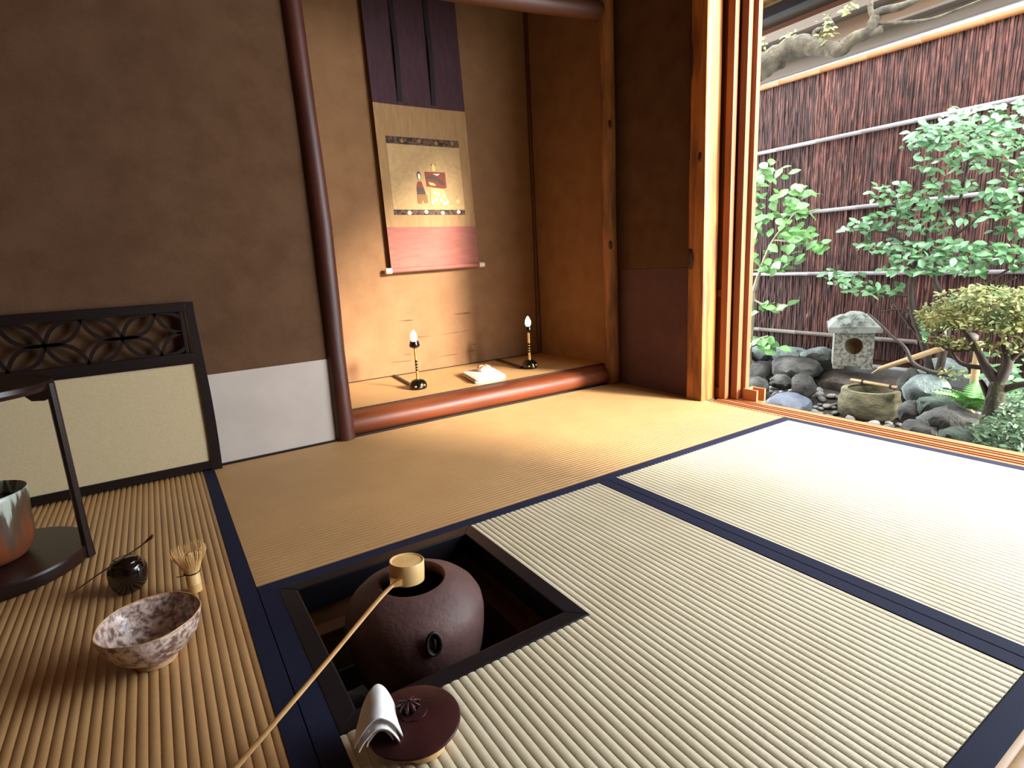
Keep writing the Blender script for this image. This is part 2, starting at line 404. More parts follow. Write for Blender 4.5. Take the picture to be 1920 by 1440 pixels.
# small U-shaped block on the sill
t = thing('door_stop', 'small open wooden block standing on the sill end', 'block', (2.045, .27, 0))
build('side', MB().box(2.02, 2.03, .235, .30, -.012, .050), 'sill_wood', t); build('side', MB().box(2.075, 2.085, .235, .30, -.012, .050), 'sill_wood', t)
build('back', MB().box(2.03, 2.075, .288, .30, -.012, .050), 'sill_wood', t); build('base', MB().box(2.03, 2.075, .235, .288, -.012, -.004), 'sill_wood', t)

# threshold with sliding tracks
t = thing('threshold', 'orange wooden threshold with sliding-door grooves along the garden opening', 'threshold', (1.965, -.77, -.05))
build('board', MB().box(1.902, 2.034, -1.93, .385, -.056, -.009), 'sill_wood', t)
for x0, x1 in ((1.902, 1.917), (1.931, 1.938), (1.952, 1.967), (1.981, 1.988), (2.002, 2.034)):
    build('track_rib', MB().box(x0, x1, -1.93, .385, -.009, .001), 'sill_wood', t, bevel=.0012)
build('trim_2', MB().box(2.034, 2.052, -1.93, .46, -.2, -.004), 'gap_black', kind='structure')
build('foundation', MB().box(1.92, 2.034, -1.98, 1.3, -.5, -.058), 'subfloor', kind='structure')

# ------------------------------------------------------------------ tatami
PITCH = .0149
def ridged(mb, x0, x1, y0, y1, axis, A=.0024, ztop=0, phase=0):
    lo, hi = (x0, x1) if axis == 'y' else (y0, y1)
    us = []
    n0 = math.floor((lo - phase) / PITCH) - 1
    for i in range(int((hi - lo) / PITCH) + 4):
        for tt in (0, .05, .14, .3, .5, .7, .86, .95):
            u = phase + (n0 + i + tt) * PITCH
            if lo < u < hi: us.append(u)
    us = [lo] + us + [hi]
    zf = lambda u: ztop - A + A * abs(math.sin(PI * ((u - phase) / PITCH))) ** .62
    vs, fs = [], []
    for u in us:
        z = zf(u)
        if axis == 'y': vs += [(u, y0, z), (u, y1, z)]
        else: vs += [(x0, u, z), (x1, u, z)]
    for i in range(len(us) - 1): fs.append((2 * i, 2 * i + 2, 2 * i + 3, 2 * i + 1) if axis == 'y' else (2 * i, 2 * i + 1, 2 * i + 3, 2 * i + 2))
    # skirts down to the core so that cut edges show the ribs
    o = len(vs)
    for e in (0, 1):
        base = len(vs)
        for i in range(len(us)):
            v = vs[2 * i + e]; vs.append((v[0], v[1], ztop - A - .004))
        for i in range(len(us) - 1): fs.append((2 * i + e, base + i, base + i + 1, 2 * i + 2 + e))
    return mb.add(vs, fs)
def tatami(label, rects, axis, heri, m):
    x0 = min(r[0] for r in rects); x1 = max(r[1] for r in rects); y0 = min(r[2] for r in rects); y1 = max(r[3] for r in rects)
    t = thing('tatami_mat', label, 'tatami', ((x0 + x1) / 2, (y0 + y1) / 2, -.055))
    c = MB(); s = MB()
    for r in rects: c.box(*r, -.055, -.004)
    build('core', c, 'subfloor', t)
    for r in rects:
        a0, a1, c0, c1 = r
        for h in heri:   # trim rush where the border lies
            if axis == 'y' and h[3] > c0 + .01 and h[2] < c1 - .01:
                if abs(h[0] - a0) < .005: a0 = h[1]
                if abs(h[1] - a1) < .005: a1 = h[0]
            if axis == 'x' and h[1] > a0 + .01 and h[0] < a1 - .01:
                if abs(h[2] - c0) < .005: c0 = h[3]
                if abs(h[3] - c1) < .005: c1 = h[2]
        ridged(s, a0, a1, c0, c1, axis)
    build('rush_cover', s, m, t, smooth=50, recalc=False)
    for h in heri: build('cloth_border', MB().box(*h, -.02, .0012), 'border_cloth', t, bevel=.0008)
    return t
G_ = .0008
tatami('tan ribbed tatami mat under the tea bowl and whisk', [(-.955, -G_, -.94, .957)], 'y', [(-.955, -.922, -.94, .957), (-.033, -G_, -.94, .957)], 'rush_warm_bounce')
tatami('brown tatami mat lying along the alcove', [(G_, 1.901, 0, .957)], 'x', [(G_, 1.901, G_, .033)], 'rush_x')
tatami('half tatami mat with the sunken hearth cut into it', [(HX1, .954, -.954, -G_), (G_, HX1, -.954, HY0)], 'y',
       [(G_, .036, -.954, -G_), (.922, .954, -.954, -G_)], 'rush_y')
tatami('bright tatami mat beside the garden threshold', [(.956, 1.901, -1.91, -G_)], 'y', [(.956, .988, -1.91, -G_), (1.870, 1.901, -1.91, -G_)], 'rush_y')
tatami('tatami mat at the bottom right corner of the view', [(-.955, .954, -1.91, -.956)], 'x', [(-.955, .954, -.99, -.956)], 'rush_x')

# ------------------------------------------------------------------ hearth
t = thing('sunken_hearth', 'black-framed square sunken hearth cut into the mat', 'hearth', (.266, -.229, -.34))
fw = .034; z0, z1 = -.055, .0015
def bar(poly): return MB().prism(poly, lambda u, v, d: (u, v, d), z0, z1)
X0, X1, Y0, Y1 = HX0, HX1, HY0, HY1
for poly in ([(X0, Y0), (X1, Y0), (X1 - fw, Y0 + fw), (X0 + fw, Y0 + fw)], [(X1, Y0), (X1, Y1), (X1 - fw, Y1 - fw), (X1 - fw, Y0 + fw)],
             [(X1, Y1), (X0, Y1), (X0 + fw, Y1 - fw), (X1 - fw, Y1 - fw)], [(X0, Y1), (X0, Y0), (X0 + fw, Y0 + fw), (X0 + fw, Y1 - fw)]):
    build('frame_bar', bar(poly), 'frame_lacquer', t, bevel=.0025)
wl = .016
for q in ((X0, X0 + wl, Y0, Y1), (X1 - wl, X1, Y0, Y1), (X0 + wl, X1 - wl, Y0, Y0 + wl), (X0 + wl, X1 - wl, Y1 - wl, Y1)):
    build('pit_wall', MB().box(*q, -.34, -.056), 'hearth_wood', t)
ix = .055
for q in ((X0 + wl, X0 + ix, Y0 + wl, Y1 - wl), (X1 - ix, X1 - wl, Y0 + wl, Y1 - wl), (X0 + ix, X1 - ix, Y0 + wl, Y0 + ix), (X0 + ix, X1 - ix, Y1 - ix, Y1 - wl)):
    build('inner_ledge', MB().box(*q, -.20, -.105), 'hearth_wood', t, bevel=.002)
for q in ((X0 + wl, X0 + ix + .01, Y0 + wl, Y1 - wl), (X1 - ix - .01, X1 - wl, Y0 + wl, Y1 - wl), (X0 + ix, X1 - ix, Y0 + wl, Y0 + ix + .01), (X0 + ix, X1 - ix, Y1 - ix - .01, Y1 - wl)):
    build('clay_wall', MB().box(*q, -.34, -.2005), 'hearth_dark', t)
build('bottom', MB().box(X0, X1, Y0, Y1, -.36, -.34), 'hearth_dark', t)
b = MB(); nn = 14
gv = [(X0 + .06 + (X1 - X0 - .12) * i / nn, Y0 + .06 + (Y1 - Y0 - .12) * j / nn, -.25 + .015 * noise.noise(Vector((i * .4, j * .4, 3))) - .03 * math.exp(-((i - 7) ** 2 + (j - 7) ** 2) / 12)) for i in range(nn + 1) for j in range(nn + 1)]
b.add(gv, [(i * (nn + 1) + j, (i + 1) * (nn + 1) + j, (i + 1) * (nn + 1) + j + 1, i * (nn + 1) + j + 1) for i in range(nn) for j in range(nn)])
build('ash_bed', b, 'ash', t, smooth=60, kind='stuff')

KX, KY = .25, -.222
tr = thing('iron_trivet', 'iron ring trivet under the kettle in the hearth', 'trivet', (KX, KY, -.26))
build('ring', MB().tube([(KX + .085 * math.cos(a), KY + .085 * math.sin(a), -.163) for a in [2 * PI * k / 32 for k in range(33)]], .006, 8, cap=False), 'iron_dark', tr, smooth=60)
for k in range(3):
    a = k * 2 * PI / 3 + .3
    build('leg', MB().tube([(KX + .085 * math.cos(a), KY + .085 * math.sin(a), -.163), (KX + .10 * math.cos(a), KY + .10 * math.sin(a), -.265)], .006, 8), 'iron_dark', tr, smooth=60)
# kettle
kt = thing('iron_kettle', 'large rounded purple-brown iron kettle in the hearth', 'kettle', (KX, KY, -.156))
prof = [(.070, -.156), (.098, -.150), (.118, -.125), (.1275, -.09), (.133, -.05), (.1345, -.02), (.131, .002), (.122, .018), (.106, .033), (.086, .045), (.070, .0515), (.0640, .053), (.0615, .051), (.0610, .044), (.064, .03), (.10, .01), (.118, -.05), (.10, -.13), (.02, -.145)]
build('body', MB().lathe(prof, (KX, KY, 0), 56, wob=lambda t, z: 1 + .004 * noise.noise(Vector((math.cos(t) * 2, math.sin(t) * 2, z * 20))), capt=True), 'iron', kt, smooth=50)
build('water', MB().lathe([(.001, -.05), (.116, -.05)], (KX, KY, 0), 40, capb=False), 'water', kt)
def lug(ang, parent):
    c = Vector((KX + .1325 * math.cos(ang), KY + .1325 * math.sin(ang), -.004)); out = Vector((math.cos(ang), math.sin(ang), .05)).normalized()
    tg = Vector((-math.sin(ang), math.cos(ang), 0)); up = out.cross(tg)
    if up.z < 0: up = -up
    ring = [c + tg * (.0125 * math.cos(a)) + up * (.021 * math.sin(a) * (1.12 if math.sin(a) > 0 else .9)) + out * (.004) for a in [2 * PI * k / 24 for k in range(25)]]
    o = build('lug', MB().tube(ring, .0030, 8, cap=False), 'iron_dark', parent, smooth=60)
    dk = [c + tg * (.0115 * math.cos(a)) + up * (.020 * math.sin(a)) + out * .0025 for a in [2 * PI * k / 20 for k in range(20)]]
    build('lug_hollow', MB().add(dk + [c - out * .004 + Vector((0, 0, 0))], [tuple((k, (k + 1) % 20, 20)) for k in range(20)]), 'iron_dark', o)
    build('lug_crest', MB().blob(c + out * .002 + tg * .002, (.0035, .0035, .013), 3, 2, .5, cuts=2), 'iron_dark', o, smooth=60)
lug(-1.73, kt); lug(-1.73 + PI, kt)

# ladle: cup turned over on the kettle mouth, handle down to the mat
ld = thing('bamboo_ladle', 'bamboo water ladle resting across the kettle mouth', 'ladle', (.244, -.214, .05))
cx, cy = .243, -.212
tilt = Matrix.Translation((cx, cy, .0475)) @ Matrix.Rotation(math.radians(-6), 4, Vector((.5, -.86, 0)).normalized())
mb = MB().lathe([(.0270, 0), (.0335, 0), (.0338, .02), (.0335, .0385), (.0325, .040), (.030, .0392), (.0285, .0378), (.001, .0378)], (0, 0, 0), 40, capb=False)
mb.lathe([(.0270, 0), (.0275, .034), (.001, .034)], (0, 0, 0), 40, capb=False)
mb.v = [tilt @ v for v in mb.v]
build('cup', mb, 'bamboo_pale', ld, smooth=40)
hp = [Vector((cx - .028, cy - .018, .062)), Vector((.165, -.262, .0565)), Vector((.05, -.342, .036)), Vector((-.09, -.437, .012)), Vector((-.135, -.468, .0055))]
hp = smoothpts(hp, 5)
build('handle', MB().tube(hp, [.0055 if i < 2 else (.0048 if i < 8 else .0042 + .0002 * i / 5) for i in range(len(hp))], 8, flat=.6), 'bamboo_handle', ld, smooth=60)
dirh = (hp[3] - hp[0]).normalized(); side = dirh.cross(Vector((0, 0, 1))).normalized()
for s in (-1, 1):
    a = hp[2] + side * .002 * s; c = hp[0] + side * .014 * s + Vector((0, 0, .002))
    build('handle_wedge', MB().add([a + Vector((0, 0, .004)), a - Vector((0, 0, .003)), c - Vector((0, 0, .008)), c + Vector((0, 0, .006)), hp[0] + Vector((0, 0, .006)), hp[0] - Vector((0, 0, .008))],
          [(0, 1, 2, 3), (0, 3, 4), (1, 5, 2), (3, 2, 5, 4), (0, 4, 5, 1)]), 'bamboo_handle', ld)

# lid on its rest, with folded cloth
LX, LY, LZ = .121, -.528, .030
rs = build('lid_rest', MB().lathe([(.027, .001), (.0305, .001), (.0295, .026), (.027, .026), (.0265, .012), (.001, .012)], (LX + .006, LY - .014, 0), 32), 'bamboo_pale', smooth=40,
           label='short pale bamboo ring holding up the kettle lid', cat='lid rest')
li = thing('kettle_lid', 'round dark maroon kettle lid with a carved flower knob', 'lid', (LX, LY, .026))
def ldz(pr): return [(r, z - .0222) for r, z in pr]
build('disc', MB().lathe(ldz([(.001, .0485), (.052, .0485), (.060, .0500), (.0636, .0520), (.0645, .0540), (.0634, .0565), (.058, .0580), (.03, .0600), (.001, .0605)]), (LX, LY, 0), 56, capb=False), 'bronze_lid', li, smooth=40)
kb = build('knob_seat', MB().lathe(ldz([(.020, .0598), (.0195, .0622), (.017, .0625), (.001, .0626)]), (LX + .004, LY + .010, 0), 32), 'bronze_lid', li, smooth=40)
kx, ky, kz = LX + .000, LY + .014, -.0222
build('knob', MB().lathe(ldz([(.008, .062), (.011, .066), (.011, .070), (.006, .0745), (.001, .0755)]), (kx, ky, 0), 24, wob=lambda t, z: 1 + .08 * math.cos(8 * t)), 'bronze_lid', li, smooth=40)
for k in range(9):
    a = 2 * PI * k / 9; d = Vector((math.cos(a), math.sin(a), 0))
    build('petal', MB().tube([Vector((kx, ky, .0625 + kz)) + d * .010, Vector((kx, ky, .0700 + kz)) + d * .0155, Vector((kx, ky, .0735 + kz)) + d * .008, Vector((kx, ky, .0755 + kz)) + d * .002], [.0012, .0019, .0016, .001], 6), 'bronze_lid', li, smooth=60)
# folded cloth: a soft arch laid over the lid's left side
def cloth():
    c0 = Vector((.090, -.482, .0380)); ax = Vector((-.30, -.954, 0)).normalized(); sd_ = Vector((.954, -.30, 0)); out = []
    def sheet(w0, h0, l0, l1, off, flare, th=.0016, open_=1.0):
        nu, nv = 26, 14; top = []; bot = []
        for i in range(nv + 1):
            v = i / nv; L_ = l0 + (l1 - l0) * v
            env = (math.sin(PI * min(1, v * 1.05 + .10)) ** .55 if v < .45 else 1) * (1 + flare * max(0, v - .4))
            for j in range(nu + 1):
                u = j / nu * 2 - 1
                xw = w0 * env * (abs(u) ** .85) * (1 if u > 0 else -1.3) * (1 + .06 * math.sin(5 * v + 2 * u))
                z = h0 * (1 - abs(u) ** 1.7) * (1 - .22 * v) * (math.sin(PI * min(.5, v * .9 + .12)) ** .6)
                z += off + .0016 * noise.noise(Vector((u * 2.5, v * 4, off * 300)))
                p = c0 + ax * (L_ + .004 * u * u) + sd_ * xw + Vector((0, 0, max(z, .0008)))
                top.append(p); bot.append(p - Vector((0, 0, th)) - sd_ * th * .6 * u)
        n1 = nu + 1; N2 = len(top); fs = []
        for i in range(nv):
            for j in range(nu):
                a = i * n1 + j; fs.append((a, a + 1, a + n1 + 1, a + n1)); fs.append((N2 + a, N2 + a + n1, N2 + a + n1 + 1, N2 + a + 1))
        for i in range(nv):
            for j in (0, nu): a = i * n1 + j; fs.append((a, a + n1, N2 + a + n1, N2 + a))
        for j in range(nu):
            for i in (0, nv): a = i * n1 + j; fs.append((a, N2 + a, N2 + a + 1, a + 1))
        return top + bot, fs
    return sheet
sh = cloth()
ck = thing('tea_cloth', 'folded white linen cloth draped on the kettle lid', 'cloth', (.078, -.52, .038))
build('outer_fold', MB().add(*sh(.0225, .040, -.012, .062, .004, .30)), 'linen', ck, smooth=60)
build('inner_fold', MB().add(*sh(.0175, .030, .0, .068, .002, .45)), 'linen', ck, smooth=60)

build('inner_fold', MB().add(*sh(.0100, .020, .012, .061, .001, .8)), 'linen', ck, smooth=60)

# ------------------------------------------------------------------ tea utensils on the left mat
bx, by = -.1798, -.1027
tb = thing('tea_bowl', 'mottled pinkish-brown glazed tea bowl with a thin rim', 'tea bowl', (bx, by, 0))
def bw(t, z): return 1 + .012 * math.cos(5 * t + 1) * min(1, z / .03) + .006 * math.cos(11 * t + z * 90)
pf = [(.030, 0), (.0315, .004), (.0315, .009), (.040, .014), (.055, .026), (.067, .042), (.0745, .060), (.0783, .0785), (.0778, .0800), (.0762, .0795), (.072, .062), (.064, .043), (.050, .026), (.034, .016), (.001, .013)]
m = mat('bowl_glaze', '#74584e', '#d8c0b2', .28, 85, bump=.0012, bscale=90, spec=.5, lo=.38, hi=.62, detail=2)
build('bowl_body', MB().lathe(pf, (bx, by, 0), 64, wob=bw), m, tb, smooth=60)
build('foot_ring', MB().lathe([(.0285, .0006), (.0322, .0006), (.0326, .006), (.0285, .006)], (bx, by, 0), 40), 'white_glaze_rim', tb, smooth=40, label='bare clay foot ring')
build('rim_edge', MB().tube([(bx + .0772 * bw(a, .08) * math.cos(a), by + .0772 * bw(a, .08) * math.sin(a), .0800) for a in [2 * PI * k / 64 for k in range(65)]], .0012, 6, cap=False), 'white_glaze_rim', tb, smooth=60)

qx, qy = -.2245, .2011
tcy = thing('tea_caddy', 'small glossy black lacquer tea caddy with the scoop across it', 'tea caddy', (qx, qy, 0))
m = mat('caddy_glaze', '#0d0706', '#3a1f10', .10, 9, spec=.6, coat=.5, lo=.5, hi=.75)
lob = lambda t, z: 1 + .05 * abs(math.cos(1.5 * (t + 2.2))) ** .5 - .03
build('body', MB().lathe([(.022, 0), (.025, .002), (.031, .012), (.0355, .030), (.0363, .045), (.033, .057), (.028, .0625), (.024, .064)], (qx, qy, 0), 48, wob=lob, capt=True), m, tcy, smooth=50)
build('cap', MB().lathe([(.0262, .063), (.0268, .066), (.024, .0695), (.012, .071), (.001, .0715)], (qx, qy, 0), 40), m, tcy, smooth=50)
def onz(px, py, z):
    d = ROT @ Vector(((px - 960) / FPX, -(py - 720) / FPX, -1)); return CAM_LOC + d * ((z - CAM_LOC.z) / d.z)
sp = [onz(134, 1113, .050), onz(180, 1080, .062), onz(225, 1050, .0745), onz(262, 1025, .083), onz(278, 1012, .090), onz(287, 1004, .098)]
sp = smoothpts(sp, 5); n = len(sp); rad = [.0021 + .0008 * i / n + (.0030 if i > n - 9 else 0) * max(0, min(1, (i - n + 9) / 4)) for i in range(n)]; rad[-1] = .003
build('tea_scoop', MB().tube(sp, rad, 8, flat=.5), 'bamboo_dark', smooth=60, label='thin dark bamboo tea scoop laid over the black caddy', cat='tea scoop')

hx, hy = -.1083, .1024
wk = thing('tea_whisk', 'pale bamboo tea whisk standing upright behind the bowl', 'tea whisk', (hx, hy, 0))
build('handle', MB().lathe([(.0125, 0), (.0135, .001), (.0135, .018), (.0139, .019), (.0133, .020), (.0134, .044), (.012, .046)], (hx, hy, 0), 28, capt=True), 'bamboo_pale', wk, smooth=40)
tn = MB(); rr = random.Random(8)
for k in range(74):
    a = 2 * PI * k / 74 + rr.uniform(-.03, .03); R = .0315 * rr.uniform(.9, 1.06); H = .098 * rr.uniform(.95, 1.04)
    pts = [(.0125, .040), (.0145, .05), (.0200, .064), (R * .93, .083), (R, H - .004), (R * .96, H)]
    tn.tube([(hx + r * math.cos(a), hy + r * math.sin(a), z) for r, z in pts], [.0009, .0008, .0007, .0006, .0005, .0004], 4)
for k in range(36):
    a = 2 * PI * k / 36; pts = [(.009, .042), (.009, .06), (.007, .078), (.003, .088)]
    tn.tube([(hx + r * math.cos(a), hy + r * math.sin(a), z) for r, z in pts], [.0006, .0005, .0004, .0003], 4)
build('tines', tn, 'bamboo_pale', wk, kind='stuff')
th = MB().tube([(hx + .0150 * math.cos(a), hy + .0150 * math.sin(a), .0445) for a in [2 * PI * k / 24 for k in range(25)]], .0012, 6, cap=False)
th.tube([(hx - .0120, hy - .009, .0445), (hx - .022, hy - .006, .044), (hx - .029, hy - .005, .0445)], .0009, 5)
build('thread', th, 'black_lacquer', wk, smooth=60, label='dark binding thread')

# ------------------------------------------------------------------ round shelf stand and water jar
DX, DY, DR = -.48, .48, .17
st = thing('round_shelf_stand', 'black lacquer round shelf stand with upright posts', 'shelf stand', (DX, DY, 0))
build('base_board', MB().lathe([(DR - .010, 0), (DR - .002, .002), (DR, .008), (DR, .028), (DR - .003, .033), (.001, .034)], (DX, DY, 0), 80), 'brown_lacquer', st, smooth=30)
build('top_board', MB().lathe([(DR - .015, .414), (DR - .004, .416), (DR, .425), (DR - .003, .435), (.001, .436)], (DX, DY, 0), 80), 'brown_lacquer', st, smooth=30)
for sx, sy in ((DX + .167, DY - .034), (DX - .167, DY + .034)):
    d = (Vector((DX, DY, 0)) - Vector((sx, sy, 0))).normalized()
    pb = MB().tube([(sx, sy, .001), (sx, sy, .05), (sx, sy, .20), (sx, sy, .430)], [.0125, .0105, .0095, .0095], 8)
    p = build('post', pb, 'brown_lacquer', st, smooth=30)
    s = Vector((sx, sy, .41)); q = s + d * .05
    build('bracket', MB().prism([(0, .01), (.052, .01), (.052, -.006), (.036, -.024), (.012, -.026), (0, -.02)], lambda u, v, w_: Vector((sx, sy, .418)) + d * u + Vector((0, 0, v)) + Vector((-d.y, d.x, 0)) * w_, -.011, .011), 'brown_lacquer', p)
jx, jy = -.495, .485
jar = thing('water_jar', 'tall stoneware water jar with pale dripping glaze', 'jar', (jx, jy, .034))
def jarmat():
    m = bpy.data.materials.new('jar_glaze'); m.use_nodes = True; N = m.node_tree.nodes; L = m.node_tree.links; b = N['Principled BSDF']
    tc = N.new('ShaderNodeTexCoord'); sx = N.new('ShaderNodeSeparateXYZ'); L.new(tc.outputs['Object'], sx.inputs[0])
    mp = N.new('ShaderNodeMapping'); mp.inputs['Scale'].default_value = (30, 30, 3); L.new(tc.outputs['Object'], mp.inputs[0])
    n = N.new('ShaderNodeTexNoise'); n.inputs['Scale'].default_value = 1; n.inputs['Detail'].default_value = 4; L.new(mp.outputs[0], n.inputs[0])
    a = N.new('ShaderNodeMath'); a.operation = 'MULTIPLY_ADD'; a.inputs[1].default_value = -.34; L.new(n.outputs[0], a.inputs[0]); L.new(sx.outputs[2], a.inputs[2])
    r = N.new('ShaderNodeValToRGB'); e = r.color_ramp.elements
    e[0].position = .0; e[0].color = lin('#7a4026'); e[1].position = .28; e[1].color = lin('#4c3a2c')
    for p, c in ((.40, '#54463a'), (.46, '#a8b0a4'), (.62, '#b8bdb0'), (.66, '#6c6656'), (.9, '#9aa498')): x = e.new(p); x.color = lin(c)
    mr = N.new('ShaderNodeMapRange'); mr.inputs[1].default_value = -.16; mr.inputs[2].default_value = .10; L.new(a.outputs[0], mr.inputs[0])
    L.new(mr.outputs[0], r.inputs[0]); L.new(r.outputs[0], b.inputs['Base Color']); b.inputs['Roughness'].default_value = .3
    return m
build('body', MB().lathe([(.060, 0), (.066, .003), (.078, .016), (.087, .040), (.0895, .065), (.0895, .09), (.0915, .12), (.094, .148), (.0945, .158), (.0925, .160), (.0900, .158), (.0885, .13), (.085, .07), (.07, .015), (.001, .01)], (jx, jy, .0345), 64,
      wob=lambda t, z: 1 + .006 * math.cos(3 * t) + .004 * math.sin(z * 260)), jarmat(), jar, smooth=50)
build('water', MB().lathe([(.001, .13), (.0880, .13)], (jx, jy, .0345), 40, capb=False), 'water', jar)

# ------------------------------------------------------------------ low hearth-side screen with openwork
def screen(x0, x1, y, name, label):
    t = thing(name, label, 'screen', ((x0 + x1) / 2, y, 0))
    def P(u, v, d): return (u, y + d, v)
    def slab(nm, u0, u1, v0, v1, d0, d1, m, par=t, bev=.002): return build(nm, MB().box(u0, u1, y + d0, y + d1, v0, v1), m, par, bevel=bev)
    # right stile widening at the foot
    n = 14; outer, inner = [], []
    for k in range(n + 1):
        v = .572 * k / n; fl = .012 * math.exp(-v / .07)
        outer.append((x1 + .004 * math.sin(v * 8), v)); inner.append((x1 - .026 - fl * .6, v))
    build('stile', MB().prism(outer + inner[::-1], P, -.011, .011), 'screen_frame', t)
    slab('stile', x0, x0 + .03, 0, .572, -.011, .011, 'screen_frame')
    slab('top_rail', x0 + .03, x1 - .026, .543, .572, -.010, .010, 'screen_frame')
    slab('middle_rail', x0 + .03, x1 - .026, .372, .408, -.010, .010, 'screen_frame')
    slab('bottom_rail', x0 + .03, x1 - .030, .006, .034, -.010, .010, 'screen_frame')
    slab('cloth_panel', x0 + .03, x1 - .026, .034, .372, -.003, .004, 'screen_cloth', bev=0)
    slab('inner_stile', x1 - .048, x1 - .038, .408, .543, -.005, .005, 'screen_frame', bev=.001)
    zc, hz, d = .4755, .0675, .189
    lat = t
    cxs = []; c = -.183
    while c - d / 2 > x0: c -= d
    while c < x1 + d: cxs.append(c); c += d
    for c in cxs:
        for sx in (-1, 1):
            for sz in (-1, 1):
                A = Vector((c, zc)); B = Vector((c + sx * d / 2, zc + sz * hz)); ch = B - A; nrm = Vector((-ch.y, ch.x)).normalized()
                for s in (-1, 1):
                    poly_o, poly_i = [], []
                    for k in range(13):
                        u = k / 12; bul = math.sin(PI * u) ** .9 * .0255
                        p = A + ch * u + nrm * s * (bul + .0058); q = A + ch * u + nrm * s * (bul - .0058)
                        poly_o.append(p); poly_i.append(q)
                    poly = [(p.x, p.y) for p in poly_o + poly_i[::-1]]
                    if min(u for u, v in poly) < x0 + .028 or max(u for u, v in poly) > x1 - .022:
                        poly = [(max(x0 + .029, min(x1 - .04, u)), v) for u, v in poly]
                        if max(u for u, v in poly) - min(u for u, v in poly) < .02: continue
                    poly = [(u, max(.404, min(.547, v))) for u, v in poly]
                    build('lattice_arc', MB().prism(poly, P, -.0045, .0045), 'screen_frame', lat)
    return t
screen(-.80, .026, .938, 'low_screen', 'low dark-framed screen with petal openwork above cream panels')

# ------------------------------------------------------------------ alcove contents
ta = thing('alcove_mat', 'tan tatami strip covering the alcove floor', 'tatami', (1.18, 1.35, ZT - .03))
build('rush_cover', ridged(MB(), .46, 1.89, 1.066, 1.622, 'x', A=.0012, ztop=ZT), 'rush_x', ta, smooth=50, recalc=False)
build('core', MB().box(.46, 1.89, 1.056, 1.64, ZT - .03, ZT - .004), 'subfloor', ta)
build('cloth_border', MB().box(.46, 1.89, 1.056, 1.070, ZT - .01, ZT + .001), 'alcove_border', ta)
build('cloth_border', MB().box(.46, 1.89, 1.622, 1.64, ZT - .01, ZT + .001), 'alcove_border', ta)
for (a, c, lb) in (((.925, 1.615), (.893, 1.27), 'dark flat cord cover running behind the left candle lamp'), ((1.562, 1.615), (1.515, 1.285), 'dark flat cord cover running behind the right candle lamp')):
    p, q = Vector((*a, ZT)), Vector((*c, ZT)); d = (q - p).normalized(); s = Vector((-d.y, d.x, 0)) * .009
    build('cord_cover', MB().add([p - s, p + s, q + s, q - s] + [v + Vector((0, 0, .009)) for v in (p - s * .7, p + s * .7, q + s * .7, q - s * .7)],
          [(3, 2, 1, 0), (4, 5, 6, 7), (0, 1, 5, 4), (1, 2, 6, 5), (2, 3, 7, 6), (3, 0, 4, 7)]), 'cord_cover', label=lb, cat='cord cover')
def candle(x, y, lean, label, cup_r, sgold):
    t = thing('candle_lamp', label, 'lamp', (x, y, ZT), 'candle lamps in the alcove')
    def at_(z): return Vector((x + lean * z * z * 2.2, y, ZT + z))
    build('base', MB().lathe([(.034, 0), (.039, .003), (.0415, .013), (.038, .028), (.028, .040), (.012, .046)], (x, y, ZT), 36, capt=True), 'lamp_black', t, smooth=50)
    for a, zz in ((-2.3, .017), (-1.7, .013), (-1.2, .020), (.6, .016), (2.4, .016)):
        build('gold_patch', MB().blob((x + .0385 * math.cos(a), y + .0385 * math.sin(a), ZT + zz), (.0075, .0075, .006), 4, 1, .3, cuts=1), 'gold', t, smooth=60)
    segs = ((.044, .085, .0075, 'gold'), (.085, .135, .0060, 'lamp_black'), (.135, .192, .0080 if sgold else .0060, 'gold'))
    for z0, z1, r, mm in segs:
        build('stem', MB().tube([at_(z0 + (z1 - z0) * k / 4) for k in range(5)], [r, r * .9, r * .95, r * .9, r], 12), mm, t, smooth=60)
    for z in (.095, .108, .122): build('stem_ring', MB().tube([at_(z - .002), at_(z + .002)], .0072, 12), 'gold', t)
    c = at_(.19)
    build('cup', MB().lathe([(.008, 0), (cup_r * .9, .008), (cup_r, .016), (cup_r * .92, .020), (cup_r * .8, .034), (.012, .036)], c, 28, capt=True), 'lamp_black', t, smooth=40)
    c = at_(.226)
    build('bulb', MB().lathe([(.008, 0), (.0135, .007), (.0155, .016), (.0135, .028), (.008, .040), (.003, .048), (.0005, .050)], c, 24), 'bulb', t, smooth=60, label='glowing flame-shaped bulb')
candle(.898, 1.232, -.01, 'lit candle lamp at the left of the alcove floor', .0245, False)
candle(1.546, 1.250, .0, 'lit candle lamp with pale stem at the right of the alcove', .0205, True)
